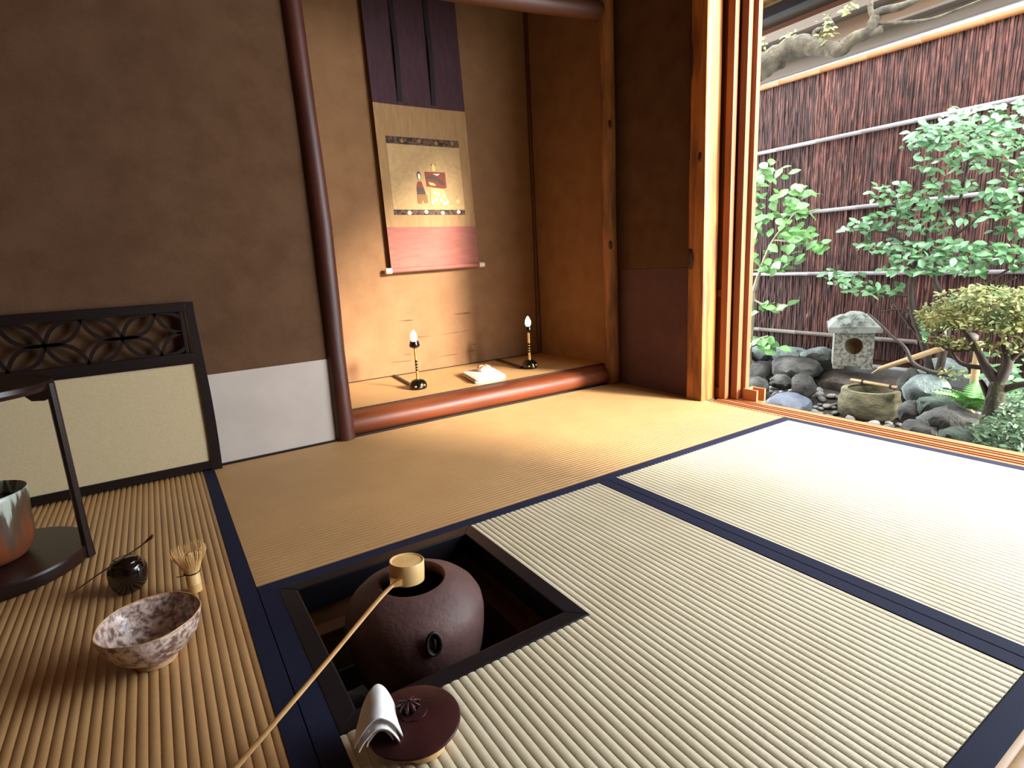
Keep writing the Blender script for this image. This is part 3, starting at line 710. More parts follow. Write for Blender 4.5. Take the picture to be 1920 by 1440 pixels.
# folded paper and incense container
pk = thing('folded_paper', 'folded white paper lying on the alcove floor', 'paper', (1.25, 1.22, ZT))
A, B_, C_, D_ = Vector((1.184, 1.334)), Vector((1.139, 1.115)), Vector((1.310, 1.112)), Vector((1.365, 1.330))
def quadslab(z0, z1, ins, bow):
    n = 10; mbp = MB(); vs = []; fs = []
    for i in range(n + 1):
        v = i / n
        for j in range(n + 1):
            u = j / n; uu = ins + (1 - 2 * ins) * u; p = (A.lerp(D_, uu)).lerp(B_.lerp(C_, uu), v)
            e = 1 - abs(2 * u - 1) ** 6
            vs.append(Vector((p.x, p.y, (z0 + z1) / 2 + (z1 - z0) / 2 * max(.25, e) + bow * math.sin(PI * v) * .5)))
    n1 = n + 1; N2 = len(vs)
    vs2 = [Vector((v.x, v.y, 2 * ((z0 + z1) / 2) - v.z + bow * .0)) for v in vs]
    for v in vs2: v.z = max(v.z, ZT + .0002)
    for i in range(n):
        for j in range(n):
            a = i * n1 + j; fs += [(a, a + 1, a + n1 + 1, a + n1), (N2 + a, N2 + a + n1, N2 + a + n1 + 1, N2 + a + 1)]
    for i in range(n):
        for j in (0, n): a = i * n1 + j; fs.append((a, a + n1, N2 + a + n1, N2 + a))
    for j in range(n):
        for i in (0, n): a = i * n1 + j; fs.append((a, N2 + a, N2 + a + 1, a + 1))
    return mbp.add(vs + vs2, fs)
build('lower_fold', quadslab(ZT + .0004, ZT + .012, 0, 0), 'white_paper', pk, smooth=50)
build('upper_fold', quadslab(ZT + .0115, ZT + .026, .02, 0), 'white_paper', pk, smooth=50)
ic = thing('incense_box', 'small round painted incense box on the folded paper', 'box', (1.268, 1.255, ZT + .026))
build('lower_half', MB().lathe([(.024, .026), (.032, .031), (.0345, .039), (.034, .042)], (1.268, 1.255, ZT), 32, capt=True), 'white_paper', ic, smooth=50)
build('lid', MB().lathe([(.0352, .042), (.0352, .046), (.031, .053), (.020, .058), (.001, .0595)], (1.268, 1.255, ZT), 32), 'incense_lid', ic, smooth=50)

# hanging scroll
YS = 1.626
scr = thing('hanging_scroll', 'hanging scroll with purple cloth and a small painting', 'scroll', (1.21, YS, .62))
def sx_(u, z):      # u 0..1 across; the scroll hangs very slightly out of true
    k = (z - .62) / 1.3
    return (.966 - .020 * k) + u * ((1.480 - .038 * k) - (.966 - .020 * k))
def sheet(nm, u0, u1, z0, z1, d, m, par, th=.0015):
    n = 12; mbs = MB(); vs = []
    def yy(u, z): return YS - d - .006 * (abs(u - .5) * 2) ** 4 - .010 * (1 - (z - .62) / 1.3)
    for i in range(n + 1):
        z = z0 + (z1 - z0) * i / n
        for j in range(n + 1):
            u = u0 + (u1 - u0) * j / n; vs.append((sx_(u, z), yy(u, z), z))
    N2 = len(vs); n1 = n + 1; vs += [(x, y + th, z) for x, y, z in vs]; fs = []
    for i in range(n):
        for j in range(n):
            a = i * n1 + j; fs += [(a, a + 1, a + n1 + 1, a + n1), (N2 + a, N2 + a + n1, N2 + a + n1 + 1, N2 + a + 1)]
        for j in (0, n): a = i * n1 + j; fs.append((a, a + n1, N2 + a + n1, N2 + a))
    for j in range(n):
        for i in (0, n): a = i * n1 + j; fs.append((a, N2 + a, N2 + a + 1, a + 1))
    return build(nm, mbs.add(vs, fs), m, par, smooth=60)
sheet('upper_cloth', 0, 1, 1.43, 1.99, 0, 'scroll_purple', scr)
sheet('middle_cloth', 0, 1, .848, 1.43, .0003, 'scroll_tan', scr)
sheet('lower_cloth', 0, 1, .640, .848, 0, 'scroll_rose', scr)
bands = [sheet('brocade_band', .095, .89, 1.248, 1.283, .0016, 'scroll_brocade', scr), sheet('brocade_band', .095, .89, .908, .934, .0016, 'scroll_brocade', scr)]
pic = sheet('painting', .095, .89, .934, 1.248, .0014, 'painting_silk', scr)
def yp(u, z): return YS - .006 * (abs(u - .5) * 2) ** 4 - .010 * (1 - (z - .62) / 1.3)
def flat(nm, poly, m, par, d=.0032):    # polygon in (u, z), painted flat
    c = [(sx_(u, z), yp(u, z) - d, z) for u, z in poly]
    return build(nm, MB().add(c + [(x, y + .0006, z) for x, y, z in c], [tuple(range(len(c))), tuple(range(2 * len(c) - 1, len(c) - 1, -1))] + [(k, (k + 1) % len(c), len(c) + (k + 1) % len(c), len(c) + k) for k in range(len(c))]), m, par)
def ell(u, z, a, b_, n=16): return [(u + a * math.cos(2 * PI * k / n), z + b_ * math.sin(2 * PI * k / n)) for k in range(n)]
for bd, z in ((bands[0], 1.265), (bands[1], .920)):
    for k in range(4): flat('band_roundel', ell(.26 + k * .185, z + (.003 if k % 2 else -.002), (.018 if z > 1 else .022), .0095), 'paint_brown' if z > 1 else 'paint_white', bd, .0036)
# two standing paper-doll figures
flat('figure_head', ell(.405, 1.101, .022, .021), 'paint_dark', pic); flat('figure_face', ell(.405, 1.097, .014, .015), 'paint_white', pic, .0038)
flat('figure_robe', [(.385, 1.073), (.425, 1.073), (.442, 1.045), (.368, 1.045)], 'paint_red', pic)
flat('figure_robe', [(.368, 1.045), (.442, 1.045), (.462, 1.010), (.366, 1.010)], 'paint_dark', pic)
flat('figure_robe', [(.366, 1.010), (.470, 1.010), (.478, .968), (.440, .966), (.425, .985), (.40, .962), (.365, .966)], 'paint_brown', pic)
flat('figure_head', ell(.575, 1.142, .022, .018), 'paint_gold', pic)
for s in (-1, 1): flat('head_mark', ell(.575 + s * .02, 1.156, .005, .005, 8), 'paint_dark', pic, .0036)
flat('figure_robe', [(.470, 1.122), (.700, 1.122), (.702, 1.045), (.660, 1.040), (.480, 1.050)], 'paint_red', pic)
flat('robe_pattern', [(.478, 1.095), (.54, 1.108), (.60, 1.098), (.66, 1.082), (.69, 1.06), (.64, 1.058), (.60, 1.075), (.54, 1.082)], 'paint_dark', pic, .0038)
flat('robe_pattern', [(.50, 1.072), (.56, 1.066), (.585, 1.054), (.52, 1.056)], 'paint_gold', pic, .0038)
flat('robe_pattern', [(.56, 1.112), (.64, 1.114), (.61, 1.104)], 'paint_white', pic, .0038)
flat('figure_skirt', [(.525, 1.042), (.66, 1.040), (.715, .972), (.70, .958), (.64, .956), (.62, .975), (.585, .952), (.52, .956), (.505, .972)], 'paint_gold', pic)
for u, z in ((.53, .972), (.575, .985), (.63, .982), (.66, .965), (.60, 1.012), (.66, 1.005), (.565, 1.02), (.695, .972)): flat('skirt_spot', ell(u, z, .016, .0105, 12), 'paint_white', pic, .0038)
flat('seal', [(.80, .968), (.835, .968), (.835, .985), (.80, .985)], 'paint_gold', pic)
for u0, u1 in ((.255, .315), (.62, .68)):
    z0, z1 = 1.445, 1.985; n = 16; vs = []; c = u0 + .03
    for k in range(n + 1):
        z = z0 + (z1 - z0) * k / n; bl = .012 * math.sin(k / n * PI * 1.3) ** 2 + .004; hw = .024
        cu = (u0 + u1) / 2 + .012 * math.sin(k / n * 2.5)
        for dd in (0, .0012):
            for s in (-1, 1): vs.append((sx_(cu + s * hw, z), yp(cu, z) - bl - dd, z))
    fs = []
    for k in range(n):
        a = 4 * k; fs += [(a, a + 1, a + 5, a + 4), (a + 2, a + 6, a + 7, a + 3), (a, a + 4, a + 6, a + 2), (a + 1, a + 3, a + 7, a + 5)]
    fs += [(0, 2, 3, 1), (4 * n, 4 * n + 1, 4 * n + 3, 4 * n + 2)]
    build('hanging_strip', MB().add(vs, fs), 'scroll_strip', scr)
yr = YS - .014
ro = build('roller', MB().tube([(sx_(0, .632), yr, .632), (sx_(1, .632), yr, .640)], .0125, 16), 'scroll_rose', scr, smooth=40)
for u0, u1 in ((-.062, 0), (1, 1.062)):
    z = .632 if u0 < .5 else .640
    build('roller_knob', MB().tube([(sx_(u0, z), yr, z), (sx_(u0 * .9 + u1 * .1, z), yr, z), (sx_(u1, z), yr, z)], [.0135, .0155, .0145], 16), 'ivory', ro, smooth=40)
build('top_rod', MB().tube([(sx_(-.01, 1.99), YS, 1.99), (sx_(1.01, 1.99), YS, 1.99)], .010, 12), 'scroll_purple', scr, smooth=40)

# ------------------------------------------------------------------ garden: ground, fence, roofs
def gz(x, y): return -.27 + .13 * max(0, min(1, (x - 2.95) / .5)) + .012 * noise.noise(Vector((x * 3, y * 3, 1)))
nx, ny = 40, 60; X0, X1, Y0, Y1 = 2.05, 3.95, -2.2, 2.4
vs = [(X0 + (X1 - X0) * i / nx, Y0 + (Y1 - Y0) * j / ny, gz(X0 + (X1 - X0) * i / nx, Y0 + (Y1 - Y0) * j / ny)) for i in range(nx + 1) for j in range(ny + 1)]
build('garden_ground', MB().add(vs, [(i * (ny + 1) + j, (i + 1) * (ny + 1) + j, (i + 1) * (ny + 1) + j + 1, i * (ny + 1) + j + 1) for i in range(nx) for j in range(ny)]), 'soil', kind='structure', smooth=60)

FX = 3.6
fe = thing('bark_fence', 'tall red-brown cedar-bark fence behind the garden', 'fence', (FX, .4, -.1))
def bark(y0, y1, z0, z1, seed):
    rnd = random.Random(seed); cols = []; y = y0
    while y < y1: cols.append(y); y += rnd.uniform(.008, .017)
    cols.append(y1); nr = 60; vs, fs, tone = [], [], []
    for c in range(len(cols) - 1):
        ya, yb = cols[c], cols[c + 1]; gap = .0016; breaks = []; z = z0
        seg_d = rnd.uniform(0, .010); seg_t = rnd.uniform(.62, 1.2)
        o = len(vs); nxt = z0 + rnd.uniform(.02, .15)
        for r in range(nr + 1):
            z = z0 + (z1 - z0) * r / nr
            if z > nxt: seg_d = rnd.uniform(0, .010); seg_t = rnd.uniform(.6, 1.35); nxt = z + rnd.uniform(.03, .2)
            wv = .003 * noise.noise(Vector((ya * 30, z * 6, seed)))
            d = seg_d + .003 * noise.noise(Vector((ya * 60, z * 25, seed + 9)))
            for (yy, dd, tt) in ((ya, -.004, .55), (ya + gap, .002 + d, 1), (yb - gap, .002 + d * .85, .95), (yb, -.004, .55)):
                vs.append((FX - dd, yy + wv, z)); tone.append(tt * seg_t)
        for r in range(nr):
            for k in range(3):
                a = o + r * 4 + k; fs.append((a, a + 4, a + 5, a + 1))
    mbk = MB().add(vs, fs); return mbk, tone
ys = [-1.15, -.72, -.28, .18, .64, 1.10, 1.56, 2.05]
edges = [2.05, 1.72, 1.385, .955, .70, .30, -.12, -.55, -1.15][::-1]
for i in range(len(edges) - 1):
    mbk, tone = bark(edges[i] + .0005, edges[i + 1] - .0005, -.06, 1.698, 20 + i)
    k = (1, .86, 1.1, .95, 1.08, .62, .95, .9)[i]
    build('bark_panel', mbk, 'bark', fe, attr=('tone', [(t * k, t * k * .96, t * k * .96, 1) for t in tone]), recalc=False)
build('backing', MB().box(FX + .012, FX + .04, -1.15, 2.05, -.15, 1.695), 'board_red', fe)
def pole(nm, z0, z1, ya, yb, r, m, par, x=FX - .022, nodes=True):
    pts = []; rad = []; k = 0; y = ya
    while y < yb:
        pts += [(x, y, z0 + (z1 - z0) * (y - ya) / (yb - ya))]; rad.append(r)
        if nodes and k % 3 == 2:
            for dy, rr_ in ((.004, r * 1.18), (.010, r)): pts.append((x, y + dy, z0 + (z1 - z0) * (y + dy - ya) / (yb - ya))); rad.append(rr_)
        y += .09; k += 1
    pts.append((x, yb, z1)); rad.append(r)
    return build(nm, MB().tube(pts, rad, 10), m, par, smooth=50)
pole('batten', 1.283, 1.283, -1.15, 2.0, .0125, 'grey_batten', fe); pole('batten', .856, .858, -1.15, 2.0, .0125, 'grey_batten', fe)
pole('batten', .458, .470, -1.15, 2.0, .012, 'grey_batten', fe); pole('batten', .069, .08, .27, 2.0, .014, 'old_bamboo', fe)
pole('top_rail', 1.662, 1.705, -1.15, 2.0, .016, 'rail_orange', fe)
build('kerb', MB().box(3.49, 3.575, -.1, 1.9, -.2, -.085), 'kerb_stone', label='low grey stone kerb running along the fence foot', cat='kerb', bevel=.008)
nb = thing('neighbour_eave', 'weathered boards and grey roof above the bark fence', 'roof', (3.7, .4, 1.7))
for z0, z1, x0, x1, m in ((1.724, 1.80, 3.585, 3.62, 'board_grey'), (1.80, 1.815, 3.52, 3.64, 'board_grey'), (1.815, 1.93, 3.60, 3.64, 'board_tan'), (1.93, 1.985, 3.50, 3.66, 'board_grey'), (1.985, 2.06, 3.62, 3.66, 'board_red'), (2.06, 2.10, 3.46, 3.68, 'board_grey')):
    build('board', MB().box(x0, x1, -1.15, 2.3, z0, z1), m, nb, bevel=.003)
for r in range(3):
    for k in range(11):
        y = -1.13 + k * .31; xa = 3.44 + r * .10; za = 2.11 + r * .05
        build('roof_tile', MB().add([(xa, y, za), (xa, y + .3, za), (xa + .13, y + .3, za + .06), (xa + .13, y, za + .06), (xa, y, za + .022), (xa, y + .3, za + .022), (xa + .13, y + .3, za + .082), (xa + .13, y, za + .082)],
              [(3, 2, 1, 0), (4, 5, 6, 7), (0, 1, 5, 4), (1, 2, 6, 5), (2, 3, 7, 6), (3, 0, 4, 7)]), 'roof_tile', nb)
# our own eave: straw underside on rafters, dark beam at its edge
ev = thing('house_eave', 'straw-lined eave with a black edge beam above the opening', 'eave', (2.3, .9, 1.7))
E0, E1 = .02, 2.2
build('edge_beam', MB().box(2.475, 2.515, E0, E1, 1.668, 1.715), 'eave_beam', ev, bevel=.004)
build('straw_underside', MB().add([(2.53, E0, 1.722), (2.53, E1, 1.722), (1.97, E1, 2.05), (1.97, E0, 2.05), (2.53, E0, 1.78), (2.53, E1, 1.78), (1.97, E1, 2.12), (1.97, E0, 2.12)],
      [(3, 2, 1, 0), (4, 5, 6, 7), (0, 1, 5, 4), (1, 2, 6, 5), (2, 3, 7, 6), (3, 0, 4, 7)]), 'eave_straw', ev)
for k in range(8):
    y = .12 + k * .26; build('rafter', MB().tube([(2.52, y, 1.712), (1.985, y, 2.016)], .014, 8), 'garden_bamboo', ev, smooth=60)
for k in range(5):
    u = .18 + k * .17; build('purlin', MB().tube([(2.53 - .58 * u, E0, 1.715 + .328 * u), (2.53 - .58 * u, E1, 1.715 + .328 * u)], .007, 6), 'bamboo_handle', ev, smooth=60)

# ------------------------------------------------------------------ garden stones
def rock(px0, px1, py0, py1, X, m, label, seed, name='rock', amp=.22, cuts=4, top=None, zfix=None, thick=1.0, sub=3):
    c = at((px0 + px1) / 2, (py0 + py1) / 2, X); dd = dep(c) / FPX
    r = (px1 - px0) / 2 * dd; h = (py1 - py0) / 2 * dd
    mb = MB().blob((c.x, c.y, c.z - h * .25), (r * 1.04 * thick, r * 1.04, h * 1.3), seed, sub, amp, cuts=cuts, top=top)
    return build(name, mb, m, smooth=32, label=label, cat='rock')
rock(1516, 1694, 682, 752, 3.34, 'rock_brown', 'large flat-topped brown rock carrying the stone lantern', 11, 'boulder', .10, 5, top=.45, thick=.52)
rock(1438, 1514, 737, 772, 2.78, 'rock_blue', 'blue-grey rock nearest the sliding door track', 12, amp=.15)
rock(1384, 1449, 708, 748, 2.92, 'rock_dark', 'angular grey rock below the slender shrub', 13, amp=.16)
rock(1446, 1488, 702, 724, 3.02, 'rock_dark', 'small wedge-shaped rock left of the round grey rock', 14)
rock(1480, 1527, 702, 740, 3.02, 'rock_dark', 'rounded grey rock leaning against the lantern boulder', 15, amp=.12)
rock(1440, 1535, 668, 702, 3.25, 'rock_dark', 'long flat grey rock behind the small rocks', 16, amp=.12)
rock(1368, 1410, 640, 702, 3.3, 'rock_dark', 'tall grey rock at the edge of the opening', 17, amp=.14)
rock(1404, 1455, 676, 708, 3.22, 'rock_dark', 'sloping grey rock right of the shrub trunk', 18, amp=.14)
rock(1448, 1512, 648, 674, 3.42, 'rock_pale', 'pale greenish rock against the kerb, left of the lantern', 19)
rock(1508, 1562, 652, 676, 3.42, 'rock_pale', 'pale rock just behind the lantern', 20)
rock(1400, 1446, 645, 672, 3.42, 'rock_pale', 'pale rock behind the shrub stem', 27)
rock(1684, 1722, 690, 748, 3.12, 'rock_dark', 'narrow dark rock standing behind the water basin', 21)
rock(1702, 1772, 700, 748, 2.98, 'rock_pale', 'pale blue-green slab tilted right of the basin', 22, amp=.12, cuts=6)
rock(1728, 1790, 738, 778, 2.88, 'rock_green', 'dark greenish rock in front of the pale slab', 23)
rock(1738, 1834, 762, 808, 2.7, 'rock_dark', 'broad grey rock at the right beside the fern', 24, amp=.14)
rock(1700, 1762, 786, 816, 2.62, 'rock_dark', 'low grey rock close to the threshold', 25)
rock(1690, 1738, 750, 786, 2.86, 'rock_dark', 'grey rock touching the right side of the basin', 26, amp=.16)
rock(1768, 1838, 800, 840, 2.5, 'rock_green', 'low mossy rock under the azalea', 28)
rock(1736, 1802, 672, 704, 3.4, 'rock_pale', 'pale rock at the fence below the bamboo spout', 29)
rock(1925, 2010, 700, 770, 2.95, 'rock_dark', 'grey rock beyond the azalea, near the fence', 51)
rock(2030, 2110, 790, 860, 2.7, 'rock_green', 'mossy rock past the azalea towards the open end', 52)
rock(2090, 2170, 690, 750, 3.2, 'rock_pale', 'pale rock near the far end of the fence', 53)
# pebbles
PM = []
for k in range(6):
    mbp = MB().blob((0, 0, 0), (1, .78, .5), 40 + k, 2, .15, cuts=2); me = bpy.data.meshes.new('pebble'); me.from_pydata(mbp.v, [], mbp.f)
    me.polygons.foreach_set('use_smooth', [True] * len(me.polygons)); me.materials.append(MATS['pebble']); PM.append(me)
rr = random.Random(31); placed = []; tries = 0
while len(placed) < 290 and tries < 30000:
    tries += 1
    x = rr.uniform(2.45, 3.2); y = rr.uniform(-.40, .98); s = rr.uniform(.014, .034)
    if y < .30 - (x - 2.45) * 1.0 - .25: continue
    if (x - 3.045) ** 2 + (y - .25) ** 2 < (.13 + s) ** 2: continue
    if any((x - a) ** 2 + (y - c) ** 2 < (.66 * (s + e)) ** 2 for a, c, e in placed): continue
    placed.append((x, y, s))
    o = inst('pebble', rr.choice(PM), None, Matrix.Translation((x, y, gz(x, y) + s * rr.uniform(.2, .7))) @ Euler((rr.uniform(-.4, .4), rr.uniform(-.4, .4), rr.uniform(0, 6))).to_matrix().to_4x4() @ Matrix.Scale(s, 4))
    props(o, 'small pale rounded pebble lying around the water basin', 'pebble', 'pebbles around the water basin')

# water basin
bx, by, bz = 3.045, .25, -.275
ba = thing('water_basin', 'round mossy stone water basin among pebbles', 'basin', (bx, by, bz))
wb = lambda t, z: 1 + .03 * noise.noise(Vector((math.cos(t) * 1.5, math.sin(t) * 1.5, z * 6)))
build('body', MB().lathe([(.118, 0), (.138, .025), (.1475, .065), (.1460, .100), (.136, .130), (.1355, .152), (.133, .162), (.124, .166), (.107, .162), (.104, .15), (.100, .10), (.001, .09)], (bx, by, bz), 44, wob=wb), 'basin_stone', ba, smooth=45)
build('hollow', MB().lathe([(.1055, .162), (.1045, .14), (.100, .102), (.001, .098)], (bx, by, bz), 40, wob=wb, capb=False), 'basin_inner', ba, smooth=45)
build('water', MB().lathe([(.001, .118), (.102, .118)], (bx, by, bz), 40, wob=wb, capb=False), 'water', ba)
p0, p1 = at(1590, 709, 3.10), at(1690, 728, 3.02)
z_ = bz + .176
lr = thing('bamboo_rest', 'split bamboo rod lying across the water basin', 'bamboo rod', ((p0.x + p1.x) / 2, (p0.y + p1.y) / 2, bz + .166))
q0, q1 = Vector((3.125, .392, z_)), Vector((3.085, .115, z_))
build('rod', MB().tube([q0, q0.lerp(q1, .5), q1], .0095, 10), 'garden_bamboo', lr, smooth=60)
for u in (.24, .78):
    c = q0.lerp(q1, u); d = (q1 - q0).normalized() * .004
    build('tie', MB().tube([c - d, c + d], .0115, 10), 'gap_black', lr)

# bamboo spout
su = thing('bamboo_spout', 'bamboo water spout on a short post beside the basin', 'spout', (3.1, -.17, -.27))
s0, s1 = at(1648, 692, 3.06), at(1822, 634, 3.1)
build('pipe', MB().tube([s0, s0.lerp(s1, .33), s0.lerp(s1, .335), s0.lerp(s1, .345), s0.lerp(s1, .7), s0.lerp(s1, .705), s0.lerp(s1, .715), s1], [.012, .0135, .0155, .0135, .0145, .0165, .0145, .0150], 14, cap=True), 'garden_bamboo', su, smooth=40)
build('spout_tip', MB().tube([s0 + (s0 - s1).normalized() * .035 - Vector((0, 0, .010)), s0], [.006, .0118], 12, flat=.45), 'garden_bamboo', su, smooth=40)
pz = at(1836, 640, 3.1)
build('upright', MB().tube([(pz.x, pz.y, gz(3.1, pz.y) - .02), (pz.x, pz.y, pz.z)], .017, 14), 'garden_bamboo', su, smooth=40)
build('joint_cap', MB().blob((s1.x, s1.y, s1.z + .004), (.027, .027, .022), 6, 2, .08, cuts=0), 'old_bamboo', su, smooth=60)

# stone lantern
lc = at(1598, 650, 3.32); lx, ly = lc.x, lc.y; zb = at(1598, 681, 3.32).z; zt = at(1598, 618, 3.32).z
la = thing('stone_lantern', 'small square stone lantern with a round window and mossy roof', 'lantern', (lx, ly, zb))
ang = math.radians(-60); Rz = Matrix.Rotation(ang, 3, 'Z')
def L3(u, v, z): p = Rz @ Vector((u, v, 0)); return (lx + p.x, ly + p.y, z)
# body: hollow box with a round hole in the face that looks at the room (local -v)
hw = .098; hb = zt - zb
def facepl():
    mb = MB(); n = 24; cz = zb + hb * .58; R = .048; sq = []; ci = []
    for k in range(n):
        a = 2 * PI * k / n; c, s = math.cos(a), math.sin(a); m_ = max(abs(c) / hw, abs(s) / (hb * .5))
        sq.append((c / m_ , zb + hb * .5 + s / m_)); ci.append((R * c, cz + R * s))
    vs = [L3(u, -hw, z) for u, z in sq] + [L3(u, -hw, z) for u, z in ci] + [L3(u * .9, -hw + .03, z) for u, z in ci]
    fs = [(k, (k + 1) % n, n + (k + 1) % n, n + k) for k in range(n)] + [(n + k, n + (k + 1) % n, 2 * n + (k + 1) % n, 2 * n + k) for k in range(n)]
    return mb.add(vs, fs)
build('window_face', facepl(), 'lantern_stone', la)
mb = MB()
for (u0, v0, u1, v1) in ((-hw, -hw, -hw, hw), (-hw, hw, hw, hw), (hw, hw, hw, -hw)):
    mb.add([L3(u0, v0, zb), L3(u1, v1, zb), L3(u1, v1, zt), L3(u0, v0, zt)], [(0, 1, 2, 3)])
mb.add([L3(-hw, -hw, zt), L3(hw, -hw, zt), L3(hw, hw, zt), L3(-hw, hw, zt)], [(0, 1, 2, 3)])
build('body', mb, 'lantern_stone', la, recalc=False)
mb = MB(); n = 20; cz = zb + hb * .58
mb.add([L3(.047 * math.cos(2 * PI * k / n), -hw + .035, cz + .047 * math.sin(2 * PI * k / n)) for k in range(n)] + [L3(0, -hw + .075, cz)], [(k, (k + 1) % n, n) for k in range(n)])
build('window_hollow', mb, 'lantern_hollow', la, smooth=60)
mb = MB(); rw = .132
lv = [(zt - .006, rw * .98), (zt + .030, rw), (zt + .062, rw * .80), (zt + .086, rw * .50)]; vs = []; fs = []
seg = 6
for z, r in lv:
    for k in range(4):
        a0 = [(-1, -1), (1, -1), (1, 1), (-1, 1)][k]; a1 = [(1, -1), (1, 1), (-1, 1), (-1, -1)][k]
        for j in range(seg):
            u = j / seg; x_, y_ = a0[0] + (a1[0] - a0[0]) * u, a0[1] + (a1[1] - a0[1]) * u
            s = r * (1 + .04 * noise.noise(Vector((x_ * 2, y_ * 2, z * 30))))
            vs.append(L3(x_ * s, y_ * s, z + .004 * noise.noise(Vector((x_ * 3, y_ * 3, z * 9))) + (.006 * (abs(x_ * y_)) if z < zt + .03 else 0)))
m_ = 4 * seg
for i in range(3):
    for k in range(m_): fs.append((i * m_ + k, i * m_ + (k + 1) % m_, (i + 1) * m_ + (k + 1) % m_, (i + 1) * m_ + k))
fs += [tuple(range(m_ - 1, -1, -1)), tuple(3 * m_ + k for k in range(m_))]
build('roof', mb.add(vs, fs), 'lantern_lichen', la)
build('finial', MB().blob(L3(0, 0, zt + .086), (.056, .056, .024), 5, 2, .12, cuts=1), 'lantern_lichen', la, smooth=60)
for k, (u, v) in enumerate(((-hw + .03, -hw + .03), (hw - .03, -hw + .03), (hw - .03, hw - .03), (-hw + .03, hw - .03))):
    build('foot', MB().box(-.03, .03, -.03, .03, -.03, 0), 'lantern_stone', la) if False else build('foot', MB().add([L3(u + a, v + c, z) for z in (zb - .018, zb) for a, c in ((-.028, -.028), (.028, -.028), (.028, .028), (-.028, .028))],
          [(3, 2, 1, 0), (4, 5, 6, 7), (0, 1, 5, 4), (1, 2, 6, 5), (2, 3, 7, 6), (3, 0, 4, 7)]), 'lantern_stone', la)

# ------------------------------------------------------------------ plants
def leafmesh(name, m, wid=.5, fold=.12, droop=.12):
    pr = [(0, .02), (.15, .55), (.4, 1), (.68, .8), (.88, .38), (1, 0)]
    vs, fs = [], []
    for t, k in pr: 
        z = -droop * t * t; vs += [(-wid / 2 * k, t, z + fold * k * wid), (0, t, z), (wid / 2 * k, t, z + fold * k * wid)]
    for i in range(len(pr) - 1): a = 3 * i; fs += [(a, a + 1, a + 4, a + 3), (a + 1, a + 2, a + 5, a + 4)]
    me = bpy.data.meshes.new(name); me.from_pydata(vs, [], fs); me.polygons.foreach_set('use_smooth', [True] * len(fs)); me.materials.append(MATS[m]); return me, vs, fs
def leafM(p, s, rnd, up=.55):
    nrm = (Vector((rnd.gauss(0, up), rnd.gauss(0, up), 1)) + Vector((-.75, -.5, 0))).normalized(); a = rnd.uniform(0, 2 * PI)
    d = Vector((math.cos(a), math.sin(a), rnd.uniform(-.35, .15))); d = (d - nrm * d.dot(nrm)).normalized(); sx = d.cross(nrm)
    M = Matrix((( sx.x, d.x, nrm.x, p.x), (sx.y, d.y, nrm.y, p.y), (sx.z, d.z, nrm.z, p.z), (0, 0, 0, 1)))
    return M @ Matrix.Scale(s, 4)
def leaves(root, clusters, mesh, base, n_max, size, m_stuff, seed, up=.55):
    rnd = random.Random(seed); L_ = []
    for (px, py, X, rpx, rpy, n) in clusters:
        c = at(px, py, X); dd = dep(c) / FPX
        for _ in range(n):
            while True:
                q = Vector((rnd.uniform(-1, 1), rnd.uniform(-1, 1), rnd.uniform(-1, 1)))
                if q.length < 1: break
            p = c + Vector((q.x * rpx * dd * .9, q.y * rpx * dd * 1.05, q.z * rpy * dd))
            L_.append((dep(p), leafM(p, rnd.uniform(*size), rnd, up)))
    L_.sort(key=lambda t: t[0])
    for d_, M in L_[:n_max]: inst('leaf', mesh, root, M)
    if len(L_) > n_max:
        mb = MB(); vs, fs = base
        for d_, M in L_[n_max:]: mb.add([M @ Vector(v) for v in vs], fs)
        build('foliage', mb, m_stuff, root, kind='stuff', recalc=False, smooth=60)
def stems(root, lines, X, m, nm='branch'):
    for l in lines:
        pts = [at(p[0], p[1], p[3] if len(p) > 3 else X) for p in l]; sp_ = smoothpts([(*q, p[2] * dep(q) / FPX) for q, p in zip(pts, l)] if False else pts, 5)
        r0, r1 = l[0][2] * dep(pts[0]) / FPX, l[-1][2] * dep(pts[-1]) / FPX; n = len(sp_)
        build(nm, MB().tube(sp_, [r0 + (r1 - r0) * i / (n - 1) for i in range(n)], 7), m, root, smooth=60)

# slender shrub at the left edge of the opening
c = at(1406, 706, 3.2)
s1_ = thing('slender_shrub', 'slender broad-leaved shrub at the left edge of the garden', 'shrub', c)
stems(s1_, [[(1406, 710, 6), (1404, 660, 5), (1410, 590, 5), (1412, 546, 4.5)]], 3.2, 'twig_pale', 'trunk')
stems(s1_, [[(1412, 548, 4), (1396, 505, 3), (1394, 440, 2.6), (1402, 380, 2.2), (1440, 330, 1.6)], [(1412, 548, 4), (1428, 500, 2.8), (1450, 450, 2), (1490, 400, 1.6)],
            [(1408, 600, 2.5), (1390, 575, 2), (1376, 580, 1.5)], [(1410, 560, 2.2), (1440, 575, 1.6), (1470, 580, 1.4)], [(1408, 640, 2), (1440, 630, 1.5)],
            [(1404, 698, 4), (1440, 705, 3.4), (1470, 722, 2.5)], [(1450, 450, 1.8), (1500, 455, 1.4), (1530, 465, 1)]], 3.2, 'twig_pale')
lm, lv_, lf_ = leafmesh('leaf', 'leaf_a', .6)
